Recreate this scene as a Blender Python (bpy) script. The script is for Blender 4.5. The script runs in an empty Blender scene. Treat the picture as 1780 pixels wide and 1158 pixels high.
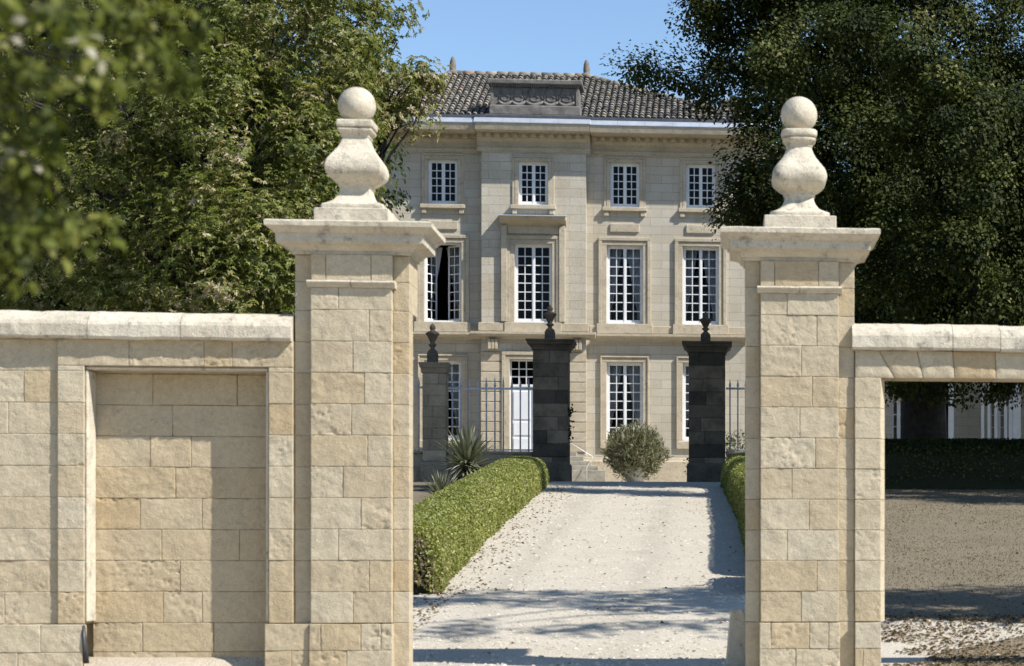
import bpy, math, random
import numpy as np
from mathutils import Vector, Matrix

# ------------------------------------------------------------------ camera, sky, sun, exposure
S = bpy.context.scene
COL = S.collection
R = math.radians
RNG = np.random.default_rng(7)
random.seed(7)

W0, H0 = 1780.0, 1158.0            # size of the photograph, used only to convert measurements
FPX, CX, HY = 3880.0, 1656.0, 980.0  # focal length, principal point (px)
TH = math.atan(0.105)
EYE = 1.03
cam_d = bpy.data.cameras.new("camera")
cam = bpy.data.objects.new("camera", cam_d); COL.objects.link(cam)
cam_d.sensor_width = 36.0
cam_d.lens = FPX / W0 * 36.0
cam_d.shift_x = (W0 / 2 - CX) / W0
cam_d.shift_y = (HY - H0 / 2) / W0
cam_d.clip_start = 0.1; cam_d.clip_end = 5000
cam.location = (0, 0, EYE)
cam.rotation_euler = (R(90), 0, -TH)
cam_d.dof.use_dof = True
cam_d.dof.focus_distance = 46.0
cam_d.dof.aperture_fstop = 2.6
S.camera = cam

SUN = Vector((2.7, -1.35, 3.1)).normalized()
world = bpy.data.worlds.new("World"); S.world = world
world.use_nodes = True
wn = world.node_tree.nodes; wl = world.node_tree.links
sky = wn.new("ShaderNodeTexSky"); sky.sky_type = 'NISHITA'; sky.sun_disc = False
sky.sun_elevation = math.asin(SUN.z); sky.sun_rotation = math.atan2(SUN.x, SUN.y)
sky.air_density = 1.0; sky.dust_density = 0.0; sky.ozone_density = 3.6
wn["Background"].inputs[1].default_value = 0.112
wl.new(sky.outputs[0], wn["Background"].inputs[0])
sun_d = bpy.data.lights.new("sun", 'SUN'); sun_d.energy = 4.9; sun_d.angle = R(0.55); sun_d.color = (1.0, 0.955, 0.885)
sun = bpy.data.objects.new("sun", sun_d); COL.objects.link(sun)
sun.rotation_euler = (-SUN).to_track_quat('-Z', 'Y').to_euler(); sun.location = (40, -20, 60)
S.view_settings.view_transform = 'Standard'; S.view_settings.look = 'None'
S.view_settings.exposure = 0.62; S.view_settings.gamma = 1.0
S.render.engine = 'CYCLES'
S.cycles.max_bounces = 6; S.cycles.diffuse_bounces = 3; S.cycles.transparent_max_bounces = 8
S.cycles.use_denoising = True

# ------------------------------------------------------------------ measuring helpers
CT, ST = math.cos(TH), math.sin(TH)
def X(px, Y):
    a = (px - CX) / FPX
    return Y * (ST + a * CT) / (CT - a * ST)
def Z(py, px, Y):
    return (HY - py) / FPX * (X(px, Y) * ST + Y * CT) + EYE
def P(px, py, Y):
    return Vector((X(px, Y), Y, Z(py, px, Y)))

KNOT = [(-60, -1.0), (-10, -0.5), (10, -0.30), (22, -0.16), (24.6, -0.14), (26.4, -0.06), (28.4, 0.24), (30.4, 0.53), (40, 1.41), (50, 2.29), (57, 2.90),
        (60, 3.14), (62, 3.27), (64.5, 3.37), (78, 3.84), (100, 4.2), (400, 6.0), (1500, 8.0)]
KY = [k[0] for k in KNOT]; KZ = [k[1] for k in KNOT]
def gz(Y): return np.interp(Y, KY, KZ)

# ------------------------------------------------------------------ mesh helpers
class MB:
    """collects quads / tris with a per-face tone and links them as ONE mesh object"""
    def __init__(s): s.v = []; s.f = []; s.t = []; s.n = 0; s.sm = []
    def add(s, verts, faces, tone=0.5, smooth=False):
        verts = np.asarray(verts, dtype=np.float64).reshape(-1, 3)
        s.v.append(verts)
        for f in faces: s.f.append([i + s.n for i in f])
        k = len(faces)
        if np.ndim(tone) == 0: s.t.extend([float(tone)] * k)
        else: s.t.extend([float(q) for q in tone])
        s.sm.extend([smooth] * k)
        s.n += len(verts)
    def box(s, x0, x1, y0, y1, z0, z1, tone=0.5, skip=()):
        v = [(x0,y0,z0),(x1,y0,z0),(x1,y1,z0),(x0,y1,z0),(x0,y0,z1),(x1,y0,z1),(x1,y1,z1),(x0,y1,z1)]
        f = {'b':(0,3,2,1),'t':(4,5,6,7),'f':(0,1,5,4),'r':(1,2,6,5),'k':(2,3,7,6),'l':(3,0,4,7)}
        s.add(v, [q for k, q in f.items() if k not in skip], tone)
    def bbox(s, x0, x1, y0, y1, z0, z1, b=0.01, tone=0.5):
        """box with chamfered edges"""
        b = min(b, (x1-x0)*.45, (y1-y0)*.45, (z1-z0)*.45)
        rings = [((x0+b,x1-b,y0+b,y1-b), z0), ((x0,x1,y0,y1), z0+b), ((x0,x1,y0,y1), z1-b), ((x0+b,x1-b,y0+b,y1-b), z1)]
        v = []
        for (a0,a1,c0,c1), z in rings:
            bb = b * .7
            v += [(a0+bb,c0,z),(a1-bb,c0,z),(a1,c0+bb,z),(a1,c1-bb,z),(a1-bb,c1,z),(a0+bb,c1,z),(a0,c1-bb,z),(a0,c0+bb,z)]
        f = [tuple(range(7,-1,-1)), tuple(range(24,32))]
        for k in range(3):
            for i in range(8):
                j = (i+1) % 8
                f.append((k*8+i, k*8+j, k*8+8+j, k*8+8+i))
        s.add(v, f, tone)
    def tube(s, pts, rad, seg=8, tone=0.5, cap=True):
        pts = [Vector(p) for p in pts]
        if np.ndim(rad) == 0: rad = [rad] * len(pts)
        v = []; up = Vector((0.13, 0.21, 0.97))
        for i, p in enumerate(pts):
            d = (pts[min(i+1, len(pts)-1)] - pts[max(i-1, 0)]).normalized()
            a = d.cross(up if abs(d.dot(up)) < .95 else Vector((1,0,0))).normalized(); b = d.cross(a)
            for k in range(seg):
                t = 2*math.pi*k/seg
                v.append(p + a*math.cos(t)*rad[i] + b*math.sin(t)*rad[i])
        f = []
        for i in range(len(pts)-1):
            for k in range(seg):
                j = (k+1) % seg
                f.append((i*seg+k, i*seg+j, (i+1)*seg+j, (i+1)*seg+k))
        if cap:
            f.append(tuple(range(seg-1,-1,-1))); f.append(tuple(range((len(pts)-1)*seg, len(pts)*seg)))
        s.add([tuple(q) for q in v], f, tone, True)
    def build(s, name, mat, parent=None, base=None):
        me = bpy.data.meshes.new(name)
        v = np.concatenate(s.v) if s.v else np.zeros((0,3))
        off = np.array(base if base is not None else (WORLD[parent] if parent is not None else (0,0,0)), dtype=np.float64)
        me.from_pydata((v - off).tolist(), [], s.f)
        me.polygons.foreach_set("use_smooth", np.array(s.sm, dtype=bool))
        a = me.attributes.new("tone", 'FLOAT', 'FACE'); a.data.foreach_set("value", np.array(s.t, dtype=np.float32))
        me.materials.append(mat); me.update()
        o = bpy.data.objects.new(name, me); COL.objects.link(o)
        if parent is not None: o.parent = parent; WORLD[o] = WORLD[parent]
        else: o.location = tuple(off); WORLD[o] = tuple(off)
        return o
WORLD = {}
def quads(name, V, tone, mat, parent=None, base=None):
    """fast path: V (N,4,3) array of separate quads"""
    N = len(V); me = bpy.data.meshes.new(name)
    off = np.array(base if base is not None else (WORLD[parent] if parent is not None else (0,0,0)))
    me.vertices.add(N*4); me.vertices.foreach_set("co", (V - off).astype(np.float32).ravel())
    me.loops.add(N*4); me.loops.foreach_set("vertex_index", np.arange(N*4, dtype=np.int32))
    me.polygons.add(N); me.polygons.foreach_set("loop_start", np.arange(0, N*4, 4, dtype=np.int32))
    me.update(calc_edges=True); me.validate()
    a = me.attributes.new("tone", 'FLOAT', 'FACE'); a.data.foreach_set("value", np.asarray(tone, dtype=np.float32))
    me.materials.append(mat)
    o = bpy.data.objects.new(name, me); COL.objects.link(o)
    if parent is not None: o.parent = parent; WORLD[o] = WORLD[parent]
    else: o.location = tuple(off); WORLD[o] = tuple(off)
    return o
def tag(o, label=None, cat=None, group=None, kind=None):
    if label: o['label'] = label
    if cat: o['category'] = cat
    if group: o['group'] = group
    if kind: o['kind'] = kind
    return o
def thing(name, loc, label, cat, group=None):
    o = bpy.data.objects.new(name, None); COL.objects.link(o)
    o.location = tuple(loc); o.empty_display_size = 0.3; WORLD[o] = tuple(loc)
    return tag(o, label, cat, group)
def copy_thing(o, loc, label, parent=None):
    c = o.copy(); COL.objects.link(c); c.parent = parent
    if parent is None: c.location = loc; c['label'] = label; WORLD[c] = tuple(loc)
    else: WORLD[c] = WORLD[parent]
    for ch in list(o.children): copy_thing(ch, None, None, c)
    return c

# 2-D value noise, vectorised
def hash2(ix, iy, seed):
    h = (ix.astype(np.int64)*374761393 + iy.astype(np.int64)*668265263 + seed*1442695041) & 0xffffffff
    h = ((h ^ (h >> 13)) * 1274126177) & 0xffffffff
    return ((h ^ (h >> 16)) & 0xffff) / 65535.0
def vnoise(x, y, seed=0):
    x = np.asarray(x, float); y = np.asarray(y, float)
    ix = np.floor(x); iy = np.floor(y); fx = x-ix; fy = y-iy
    fx = fx*fx*(3-2*fx); fy = fy*fy*(3-2*fy)
    a = hash2(ix,iy,seed); b = hash2(ix+1,iy,seed); c = hash2(ix,iy+1,seed); d = hash2(ix+1,iy+1,seed)
    return (a*(1-fx)+b*fx)*(1-fy) + (c*(1-fx)+d*fx)*fy
def fbm(x, y, seed=0, oct=4):
    r = 0; amp = .5; 
    for k in range(oct):
        r = r + amp*(vnoise(x*2**k, y*2**k, seed+k*17)-.5)*2; amp *= .55
    return r

# ------------------------------------------------------------------ materials
def nmat(name):
    m = bpy.data.materials.new(name); m.use_nodes = True
    nt = m.node_tree; return m, nt, nt.nodes["Principled BSDF"]
class N:
    def __init__(s, nt): s.nt = nt
    def __call__(s, typ, **kw):
        n = s.nt.nodes.new(typ)
        for k, v in kw.items():
            if k.startswith('i_'): n.inputs[k[2:].replace('_', ' ')].default_value = v
            else: setattr(n, k, v)
        return n
    def link(s, a, b): s.nt.links.new(a, b)
    def ramp(s, fac, stops, interp='LINEAR'):
        n = s.nt.nodes.new("ShaderNodeValToRGB"); n.color_ramp.interpolation = interp
        e = n.color_ramp.elements
        while len(e) < len(stops): e.new(0.5)
        for q, (p, c) in zip(e, stops): q.position = p; q.color = (*c, 1) if len(c) == 3 else c
        s.link(fac, n.inputs[0]); return n.outputs[0]
    def mix(s, fac, a, b, mode='MIX'):
        n = s.nt.nodes.new("ShaderNodeMix"); n.data_type = 'RGBA'; n.blend_type = mode
        for sock, v in ((n.inputs[0], fac), (n.inputs[6], a), (n.inputs[7], b)):
            if hasattr(v, 'links'): s.link(v, sock)
            else: sock.default_value = v if not isinstance(v, tuple) else (*v, 1)
        return n.outputs[2]
    def math(s, op, a, b=0.5, clamp=False):
        n = s.nt.nodes.new("ShaderNodeMath"); n.operation = op; n.use_clamp = clamp
        for sock, v in ((n.inputs[0], a), (n.inputs[1], b)):
            if hasattr(v, 'links'): s.link(v, sock)
            else: sock.default_value = v
        return n.outputs[0]
    def noise(s, scale, vec=None, detail=4, rough=.6, dim='3D'):
        n = s.nt.nodes.new("ShaderNodeTexNoise"); n.inputs['Scale'].default_value = scale
        n.inputs['Detail'].default_value = detail; n.inputs['Roughness'].default_value = rough
        if vec is not None: s.link(vec, n.inputs['Vector'])
        return n.outputs[0]
    def pos(s): return s.nt.nodes.new("ShaderNodeNewGeometry").outputs['Position']
    def tone(s):
        n = s.nt.nodes.new("ShaderNodeAttribute"); n.attribute_name = "tone"; return n.outputs['Fac']
    def bump(s, h, strength, dist, bsdf):
        n = s.nt.nodes.new("ShaderNodeBump"); n.inputs['Strength'].default_value = strength; n.inputs['Distance'].default_value = dist
        s.link(h, n.inputs['Height']); s.link(n.outputs[0], bsdf.inputs['Normal'])

def stone_mat(name, stops, grime=(.16,.13,.09), gscale=2.2, gamt=.5, pit=.02, spots=.0):
    m, nt, b = nmat(name); n = N(nt); p = n.pos()
    c = n.ramp(n.tone(), stops)
    n1 = n.noise(gscale, p, 6, .65); n2 = n.noise(14, p, 5, .7); n3 = n.noise(60, p, 3, .7)
    c = n.mix(n.math('MULTIPLY', n.ramp(n1, [(.42,(0,0,0)),(.75,(1,1,1))]), gamt), c, grime)
    c = n.mix(.35, c, n.ramp(n2, [(.3,(.30,.26,.19)),(.55,(.5,.45,.36)),(.8,(.62,.58,.5))]), 'OVERLAY')
    c = n.mix(.18, c, n.ramp(n3, [(.35,(.2,.2,.2)),(.65,(.8,.8,.8))]), 'OVERLAY')
    if spots:
        n4 = n.noise(5.5, p, 8, .78)
        c = n.mix(n.math('MULTIPLY', n.ramp(n4, [(.54,(0,0,0)),(.66,(1,1,1))]), spots), c, (.17,.155,.13))
    n.link(c, b.inputs['Base Color']); b.inputs['Roughness'].default_value = .9
    b.inputs['Specular IOR Level'].default_value = .2
    v = n('ShaderNodeTexVoronoi'); v.inputs['Scale'].default_value = 42; n.link(p, v.inputs['Vector'])
    h = n.math('ADD', n.math('MULTIPLY', n2, .6), n.math('ADD', n.math('MULTIPLY', n3, .35), n.math('MULTIPLY', n.math('MULTIPLY', n.math('MINIMUM', v.outputs[0], .3), n.ramp(n.noise(3.1, p, 3, .5), [(.42,(0,0,0)),(.62,(1,1,1))])), 2.2)))
    n.bump(h, .7, pit, b)
    return m
M = {}
M['limestone'] = stone_mat('limestone', [(0,(.405,.305,.18)),(.2,(.445,.365,.245)),(.5,(.475,.415,.312)),(.82,(.495,.445,.345)),(1,(.52,.475,.385))], (.33,.27,.18), 1.7, .38, spots=.22)
M['limestone_pale'] = stone_mat('pale limestone', [(0,(.48,.43,.34)),(1,(.60,.565,.49))], (.28,.255,.20), 2.0, .42, spots=.8)
M['dark_stone'] = stone_mat('blackened stone', [(0,(.06,.055,.048)),(1,(.23,.20,.16))], (.028,.026,.024), 2.2, .85)
M['grey_stone'] = stone_mat('grey stone', [(0,(.22,.19,.15)),(1,(.38,.335,.27))], (.08,.075,.06), 2.0, .6)
M['attic_stone'] = stone_mat('weathered attic stone', [(0,(.13,.126,.128)),(1,(.29,.28,.27))], (.06,.055,.05), 3.0, .7)
M['house_trim'] = stone_mat('house trim stone', [(0,(.44,.385,.29)),(1,(.55,.505,.42))], (.27,.235,.18), 1.3, .5, .012, spots=.45)

def house_wall_mat():
    m, nt, b = nmat('ashlar house wall'); n = N(nt); p = n.pos()
    sp = n('ShaderNodeSeparateXYZ'); n.link(p, sp.inputs[0])
    cb = n('ShaderNodeCombineXYZ'); n.link(n.math('ADD', sp.outputs[0], sp.outputs[1]), cb.inputs[0]); n.link(sp.outputs[2], cb.inputs[1])
    br = n('ShaderNodeTexBrick'); n.link(cb.outputs[0], br.inputs['Vector'])
    br.inputs['Scale'].default_value = 1; br.inputs['Brick Width'].default_value = .78; br.inputs['Row Height'].default_value = .296
    br.inputs['Mortar Size'].default_value = .006; br.inputs['Mortar Smooth'].default_value = .1; br.inputs['Bias'].default_value = 0
    br.inputs['Color1'].default_value = (.47,.42,.33,1); br.inputs['Color2'].default_value = (.535,.495,.41,1); br.inputs['Mortar'].default_value = (.31,.275,.21,1)
    st = n('ShaderNodeMapping'); st.inputs['Scale'].default_value = (1.6, 1.6, .22); n.link(p, st.inputs[0])
    n1 = n.noise(.9, p, 6, .65); n2 = n.noise(1.2, st.outputs[0], 5, .6); n3 = n.noise(25, p, 4, .7)
    c = n.mix(n.math('MULTIPLY', n.ramp(n1, [(.4,(0,0,0)),(.7,(1,1,1))]), .4), br.outputs[0], (.35,.325,.27))
    c = n.mix(n.math('MULTIPLY', n.ramp(n2, [(.52,(0,0,0)),(.75,(1,1,1))]), .4), c, (.37,.27,.15))
    c = n.mix(.3, c, n.ramp(n3, [(.3,(.25,.25,.25)),(.7,(.75,.75,.75))]), 'OVERLAY')
    n.link(c, b.inputs['Base Color']); b.inputs['Roughness'].default_value = .92; b.inputs['Specular IOR Level'].default_value = .15
    h = n.math('ADD', n.math('MULTIPLY', br.outputs['Fac'], -1.0), n.math('MULTIPLY', n3, .5))
    n.bump(h, .6, .02, b)
    return m
M['house_wall'] = house_wall_mat()

def simple(name, col, rough=.6, metal=0, nscale=None, namt=.2, bump=0, spec=.5, col2=None):
    m, nt, b = nmat(name); n = N(nt)
    if nscale:
        q = n.noise(nscale, n.pos(), 5, .65)
        c2 = col2 or tuple(v*(1-namt*1.6) for v in col)
        n.link(n.mix(n.ramp(q, [(.38,(0,0,0)),(.66,(1,1,1))]), col, c2), b.inputs['Base Color'])
        if bump: n.bump(q, .5, bump, b)
    else: b.inputs['Base Color'].default_value = (*col, 1)
    b.inputs['Roughness'].default_value = rough; b.inputs['Metallic'].default_value = metal
    b.inputs['Specular IOR Level'].default_value = spec
    return m
M['mortar'] = simple('lime mortar', (.42,.36,.26), .95, nscale=9)
M['white_paint'] = simple('white window paint', (.78,.79,.80), .45, nscale=3, namt=.06)
M['door_paint'] = simple('white door paint', (.72,.74,.78), .45, nscale=2, namt=.05)
M['zinc'] = simple('zinc flashing', (.62,.66,.72), .42, .55, 2.5, .12)
M['gutter'] = simple('dark zinc gutter', (.10,.11,.13), .5, .4, 4, .2)
M['iron'] = simple('painted iron', (.53,.54,.58), .5, .0, 8, .2)
M['iron_dark'] = simple('dark iron', (.05,.05,.055), .5, .3, 8, .2)
M['interior'] = simple('room gloom', (.03,.028,.026), .9, nscale=1)  # near-black colour stands for the darkness of unlit rooms
M['curtain'] = simple('pale curtain', (.72,.72,.72), .9, nscale=2, namt=.1)
M['bark'] = simple('bark', (.032,.027,.022), .95, nscale=7, namt=.4, bump=.05)
M['pot'] = simple('white pot', (.62,.62,.60), .7, nscale=5, namt=.12)
M['terracotta'] = simple('finial terracotta', (.20,.175,.145), .85, nscale=12, namt=.3)
M['hedge_core'] = simple('hedge core', (.020,.026,.010), .95, nscale=12, namt=.3)
M['step'] = simple('step stone', (.36,.33,.27), .9, nscale=5, namt=.25, bump=.01)

def glass_mat():
    m, nt, b = nmat('window glass'); nt.nodes.remove(b); n = N(nt)
    out = nt.nodes["Material Output"]
    t = n('ShaderNodeBsdfTransparent'); t.inputs[0].default_value = (.72,.76,.80,1)
    g = n('ShaderNodeBsdfGlossy'); g.inputs['Roughness'].default_value = .03; g.inputs[0].default_value = (.22,.22,.23,1)
    f = n('ShaderNodeFresnel'); f.inputs[0].default_value = 1.5
    x = n('ShaderNodeMixShader'); n.link(f.outputs[0], x.inputs[0]); n.link(t.outputs[0], x.inputs[1]); n.link(g.outputs[0], x.inputs[2])
    q = n.noise(1.3, n.pos(), 2, .5); bm = n('ShaderNodeBump'); bm.inputs['Strength'].default_value = .12; bm.inputs['Distance'].default_value = .05
    n.link(q, bm.inputs['Height']); n.link(bm.outputs[0], g.inputs['Normal'])
    n.link(x.outputs[0], out.inputs[0]); return m
M['glass'] = glass_mat()

def tile_mat():
    m, nt, b = nmat('canal tiles'); n = N(nt); p = n.pos()
    c = n.ramp(n.tone(), [(0,(.07,.065,.06)),(.35,(.15,.14,.125)),(.7,(.26,.24,.205)),(.88,(.34,.29,.22)),(1,(.33,.20,.12))])
    q = n.noise(9, p, 6, .75); q2 = n.noise(1.3, p, 4, .6)
    c = n.mix(n.math('MULTIPLY', n.ramp(q, [(.52,(0,0,0)),(.68,(1,1,1))]), .7), c, (.30,.28,.23))
    c = n.mix(n.math('MULTIPLY', n.ramp(q2, [(.55,(0,0,0)),(.75,(1,1,1))]), .5), c, (.17,.13,.06))
    n.link(c, b.inputs['Base Color']); b.inputs['Roughness'].default_value = .95; b.inputs['Specular IOR Level'].default_value = .15
    n.bump(q, .6, .03, b); return m
M['tile'] = tile_mat()

def leaf_mat(name, stops, trans=.35, rough=.5, spec=.35):
    m, nt, b = nmat(name); n = N(nt); out = nt.nodes["Material Output"]
    c = n.ramp(n.tone(), stops)
    n.link(c, b.inputs['Base Color']); b.inputs['Roughness'].default_value = rough; b.inputs['Specular IOR Level'].default_value = spec
    t = n('ShaderNodeBsdfTranslucent'); n.link(n.mix(.6, c, (.9,1,.25), 'MULTIPLY'), t.inputs[0])
    x = n('ShaderNodeMixShader'); x.inputs[0].default_value = trans
    n.link(b.outputs[0], x.inputs[1]); n.link(t.outputs[0], x.inputs[2]); n.link(x.outputs[0], out.inputs[0])
    return m
M['chestnut'] = leaf_mat('chestnut leaves', [(0,(.06,.08,.014)),(.42,(.155,.18,.034)),(.72,(.25,.245,.075)),(.86,(.33,.27,.15)),(1,(.50,.42,.30))], .4)
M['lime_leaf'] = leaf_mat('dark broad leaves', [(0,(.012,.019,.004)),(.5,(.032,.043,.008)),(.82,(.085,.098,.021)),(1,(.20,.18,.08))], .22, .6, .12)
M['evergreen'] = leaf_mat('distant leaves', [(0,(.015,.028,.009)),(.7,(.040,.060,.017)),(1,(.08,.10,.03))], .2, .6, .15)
M['near_leaf'] = leaf_mat('near leaves', [(0,(.04,.055,.009)),(.6,(.13,.15,.024)),(.88,(.23,.23,.06)),(1,(.45,.42,.33))], .4, .6, .2)
M['box_leaf'] = leaf_mat('box hedge leaves', [(0,(.11,.135,.03)),(.5,(.28,.30,.08)),(.85,(.43,.42,.16)),(.93,(.17,.13,.085)),(1,(.30,.22,.15))], .35)
M['oleander'] = leaf_mat('oleander leaves', [(0,(.06,.08,.03)),(.45,(.16,.175,.085)),(.7,(.30,.27,.19)),(1,(.50,.42,.34))], .25)
M['yucca'] = leaf_mat('yucca blades', [(0,(.07,.085,.045)),(.6,(.25,.25,.17)),(1,(.50,.47,.37))], .15)
M['dry_leaf'] = leaf_mat('dry leaves', [(0,(.07,.045,.022)),(.5,(.17,.115,.06)),(.85,(.28,.21,.12)),(1,(.42,.36,.26))], .1, .8)
M['grass'] = leaf_mat('dry grass', [(0,(.10,.085,.05)),(.6,(.21,.175,.115)),(1,(.33,.29,.20))], .2, .8)

def gravel_mat(name, base, dark, dirt):
    m, nt, b = nmat(name); n = N(nt); p = n.pos()
    q1 = n.noise(.7, p, 6, .6); q2 = n.noise(9, p, 5, .75); v = n('ShaderNodeTexVoronoi'); v.inputs['Scale'].default_value = 38; n.link(p, v.inputs['Vector'])
    q3 = n.noise(45, p, 3, .7)
    c = n.mix(n.math('MULTIPLY', n.ramp(q1, [(.45,(0,0,0)),(.75,(1,1,1))]), .45), base, dirt)
    c = n.mix(.2, c, n.ramp(v.outputs['Color'], [(.15,(.22,.21,.2)),(.6,(.55,.55,.55)),(1,(.8,.8,.8))]), 'OVERLAY')
    if name == 'pale gravel':
        sp = n('ShaderNodeSeparateXYZ'); n.link(p, sp.inputs[0]); wob = n.math('MULTIPLY', n.math('SUBTRACT', q1, .5), .9); tr = None
        for x0 in (-3.05, -1.15):
            d = n.math('ABSOLUTE', n.math('SUBTRACT', n.math('ADD', sp.outputs[0], wob), x0))
            t_ = n.math('SUBTRACT', 1.0, n.math('MULTIPLY', d, 2.6), True); tr = t_ if tr is None else n.math('MAXIMUM', tr, t_)
        c = n.mix(n.math('MULTIPLY', n.math('MULTIPLY', tr, q2), .75), c, (.30,.275,.225))
    c = n.mix(n.math('MULTIPLY', n.ramp(q2, [(.62,(0,0,0)),(.80,(1,1,1))]), .22), c, dark)
    n.link(c, b.inputs['Base Color']); b.inputs['Roughness'].default_value = .95; b.inputs['Specular IOR Level'].default_value = .1
    n.bump(n.math('ADD', n.math('MULTIPLY', v.outputs[0], -.8), n.math('ADD', q3, q2)), .6, .02, b); return m
M['gravel'] = gravel_mat('pale gravel', (.475,.435,.36), (.24,.21,.17), (.38,.335,.26))
M['earth'] = gravel_mat('dry earth', (.215,.18,.13), (.12,.10,.07), (.20,.17,.11))
M['lawn'] = gravel_mat('parched lawn', (.185,.155,.11), (.10,.088,.055), (.12,.105,.065))

# ------------------------------------------------------------------ stonework helpers
def block(mb, x0, x1, z0, z1, yf, yb, tone, rough=.006, seed=0, step=.018, r=.006, pits=0.0):
    """one dressed block: gridded, weathered front, straight sides running back"""
    nx = max(3, int((x1-x0)/step)+1); nz = max(3, int((z1-z0)/step)+1)
    xs = np.concatenate([[x0, x0+r*.4, x0+r], np.linspace(x0+r*1.6, x1-r*1.6, nx), [x1-r, x1-r*.4, x1]])
    zs = np.concatenate([[z0, z0+r*.4, z0+r], np.linspace(z0+r*1.6, z1-r*1.6, nz), [z1-r, z1-r*.4, z1]])
    gx, gzz = np.meshgrid(xs, zs)
    dx = np.minimum(gx-x0, x1-gx); dz = np.minimum(gzz-z0, z1-gzz)
    rr = r*(1.0 + 1.2*np.maximum(0, fbm(gx*9, gzz*9, seed+5, 3)))
    def rnd(d): q = np.clip(rr-d, 0, None); return rr - np.sqrt(np.maximum(rr*rr-q*q, 0))
    y = yf + np.maximum(rnd(dx), rnd(dz)) + rough*.5*fbm(gx*15+seed, gzz*17, seed, 3) + rough*.6*fbm(gx*1.9, gzz*1.9, seed+3, 2)
    if pits:
        q = vnoise(gx*26, gzz*26, seed+9); w = vnoise(gx*4, gzz*4, seed+11)
        y = y + pits*.8*np.clip((vnoise(gx*33, gzz*38, seed+9)-.66)*4, 0, 1)*np.clip((w-.40)*3, 0, 1) + pits*.15*fbm(gx*20, gzz*26, seed+31, 3)
    jx = .004*fbm(gx*10, gzz*10, seed+21, 2)
    edge = (dx < 1e-6) | (dz < 1e-6)
    gx2 = gx + np.where(edge, np.clip(jx, -.003, .003), 0); gz2 = gzz + np.where(edge, np.clip(jx[::-1], -.003, .003), 0)
    nr, nc = gx.shape
    v = np.stack([gx2, y, gz2], -1).reshape(-1, 3)
    idx = np.arange(nr*nc).reshape(nr, nc)
    f = np.stack([idx[:-1,:-1], idx[:-1,1:], idx[1:,1:], idx[1:,:-1]], -1).reshape(-1, 4).tolist()
    mb.add(v, f, tone, True)
    ring = list(idx[0]) + list(idx[1:,-1]) + list(idx[-1,:-1][::-1]) + list(idx[1:-1,0][::-1])
    a = v[ring]; b = a.copy(); b[:,1] = yb; k = len(ring)
    mb.add(np.concatenate([a, b]), [(i, (i+k), (i+1)%k+k, (i+1)%k) for i in range(k)], tone, False)
    mb.add([(x0,yb,z0),(x1,yb,z0),(x1,yb,z1),(x0,yb,z1)], [(3,2,1,0)], tone)

BS = [100]
def ashlar(mb, x0, x1, zs, yf, yb, wmin=.42, wmax=.82, cuts=None, rough=.006, tone=None, pitp=.3):
    rnd = random.Random(BS[0]); g = .0018
    prev = []
    for k in range(len(zs)-1):
        if cuts is not None: c = [x0] + [x0+(x1-x0)*t for t in cuts[k % len(cuts)]] + [x1]
        else:
            for _ in range(30):
                c = [x0]
                while x1 - c[-1] > wmax*1.15: c.append(c[-1] + rnd.uniform(wmin, wmax))
                if x1 - c[-1] < wmin*.6 and len(c) > 1: c.pop()
                c.append(x1)
                if all(abs(q-p) > .09 for q in c[1:-1] for p in prev): break
            prev = c[1:-1]
        for i in range(len(c)-1):
            BS[0] += 1
            tn = rnd.betavariate(2.2, 1.7) if tone is None else tone + rnd.uniform(-.15, .15)
            q = rnd.random()
            tn = tn if rnd.random() < .28 else .5+(tn-.5)*.7
            block(mb, c[i]+(g if i else 0), c[i+1]-(g if i < len(c)-2 else 0), zs[k]+g*.8, zs[k+1]-g*.8, yf + rnd.uniform(-.003,.003), yb, tn,
                  rough*(2.0 if q < .2 else 1), BS[0], pits=.019 if q < pitp else 0)

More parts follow.
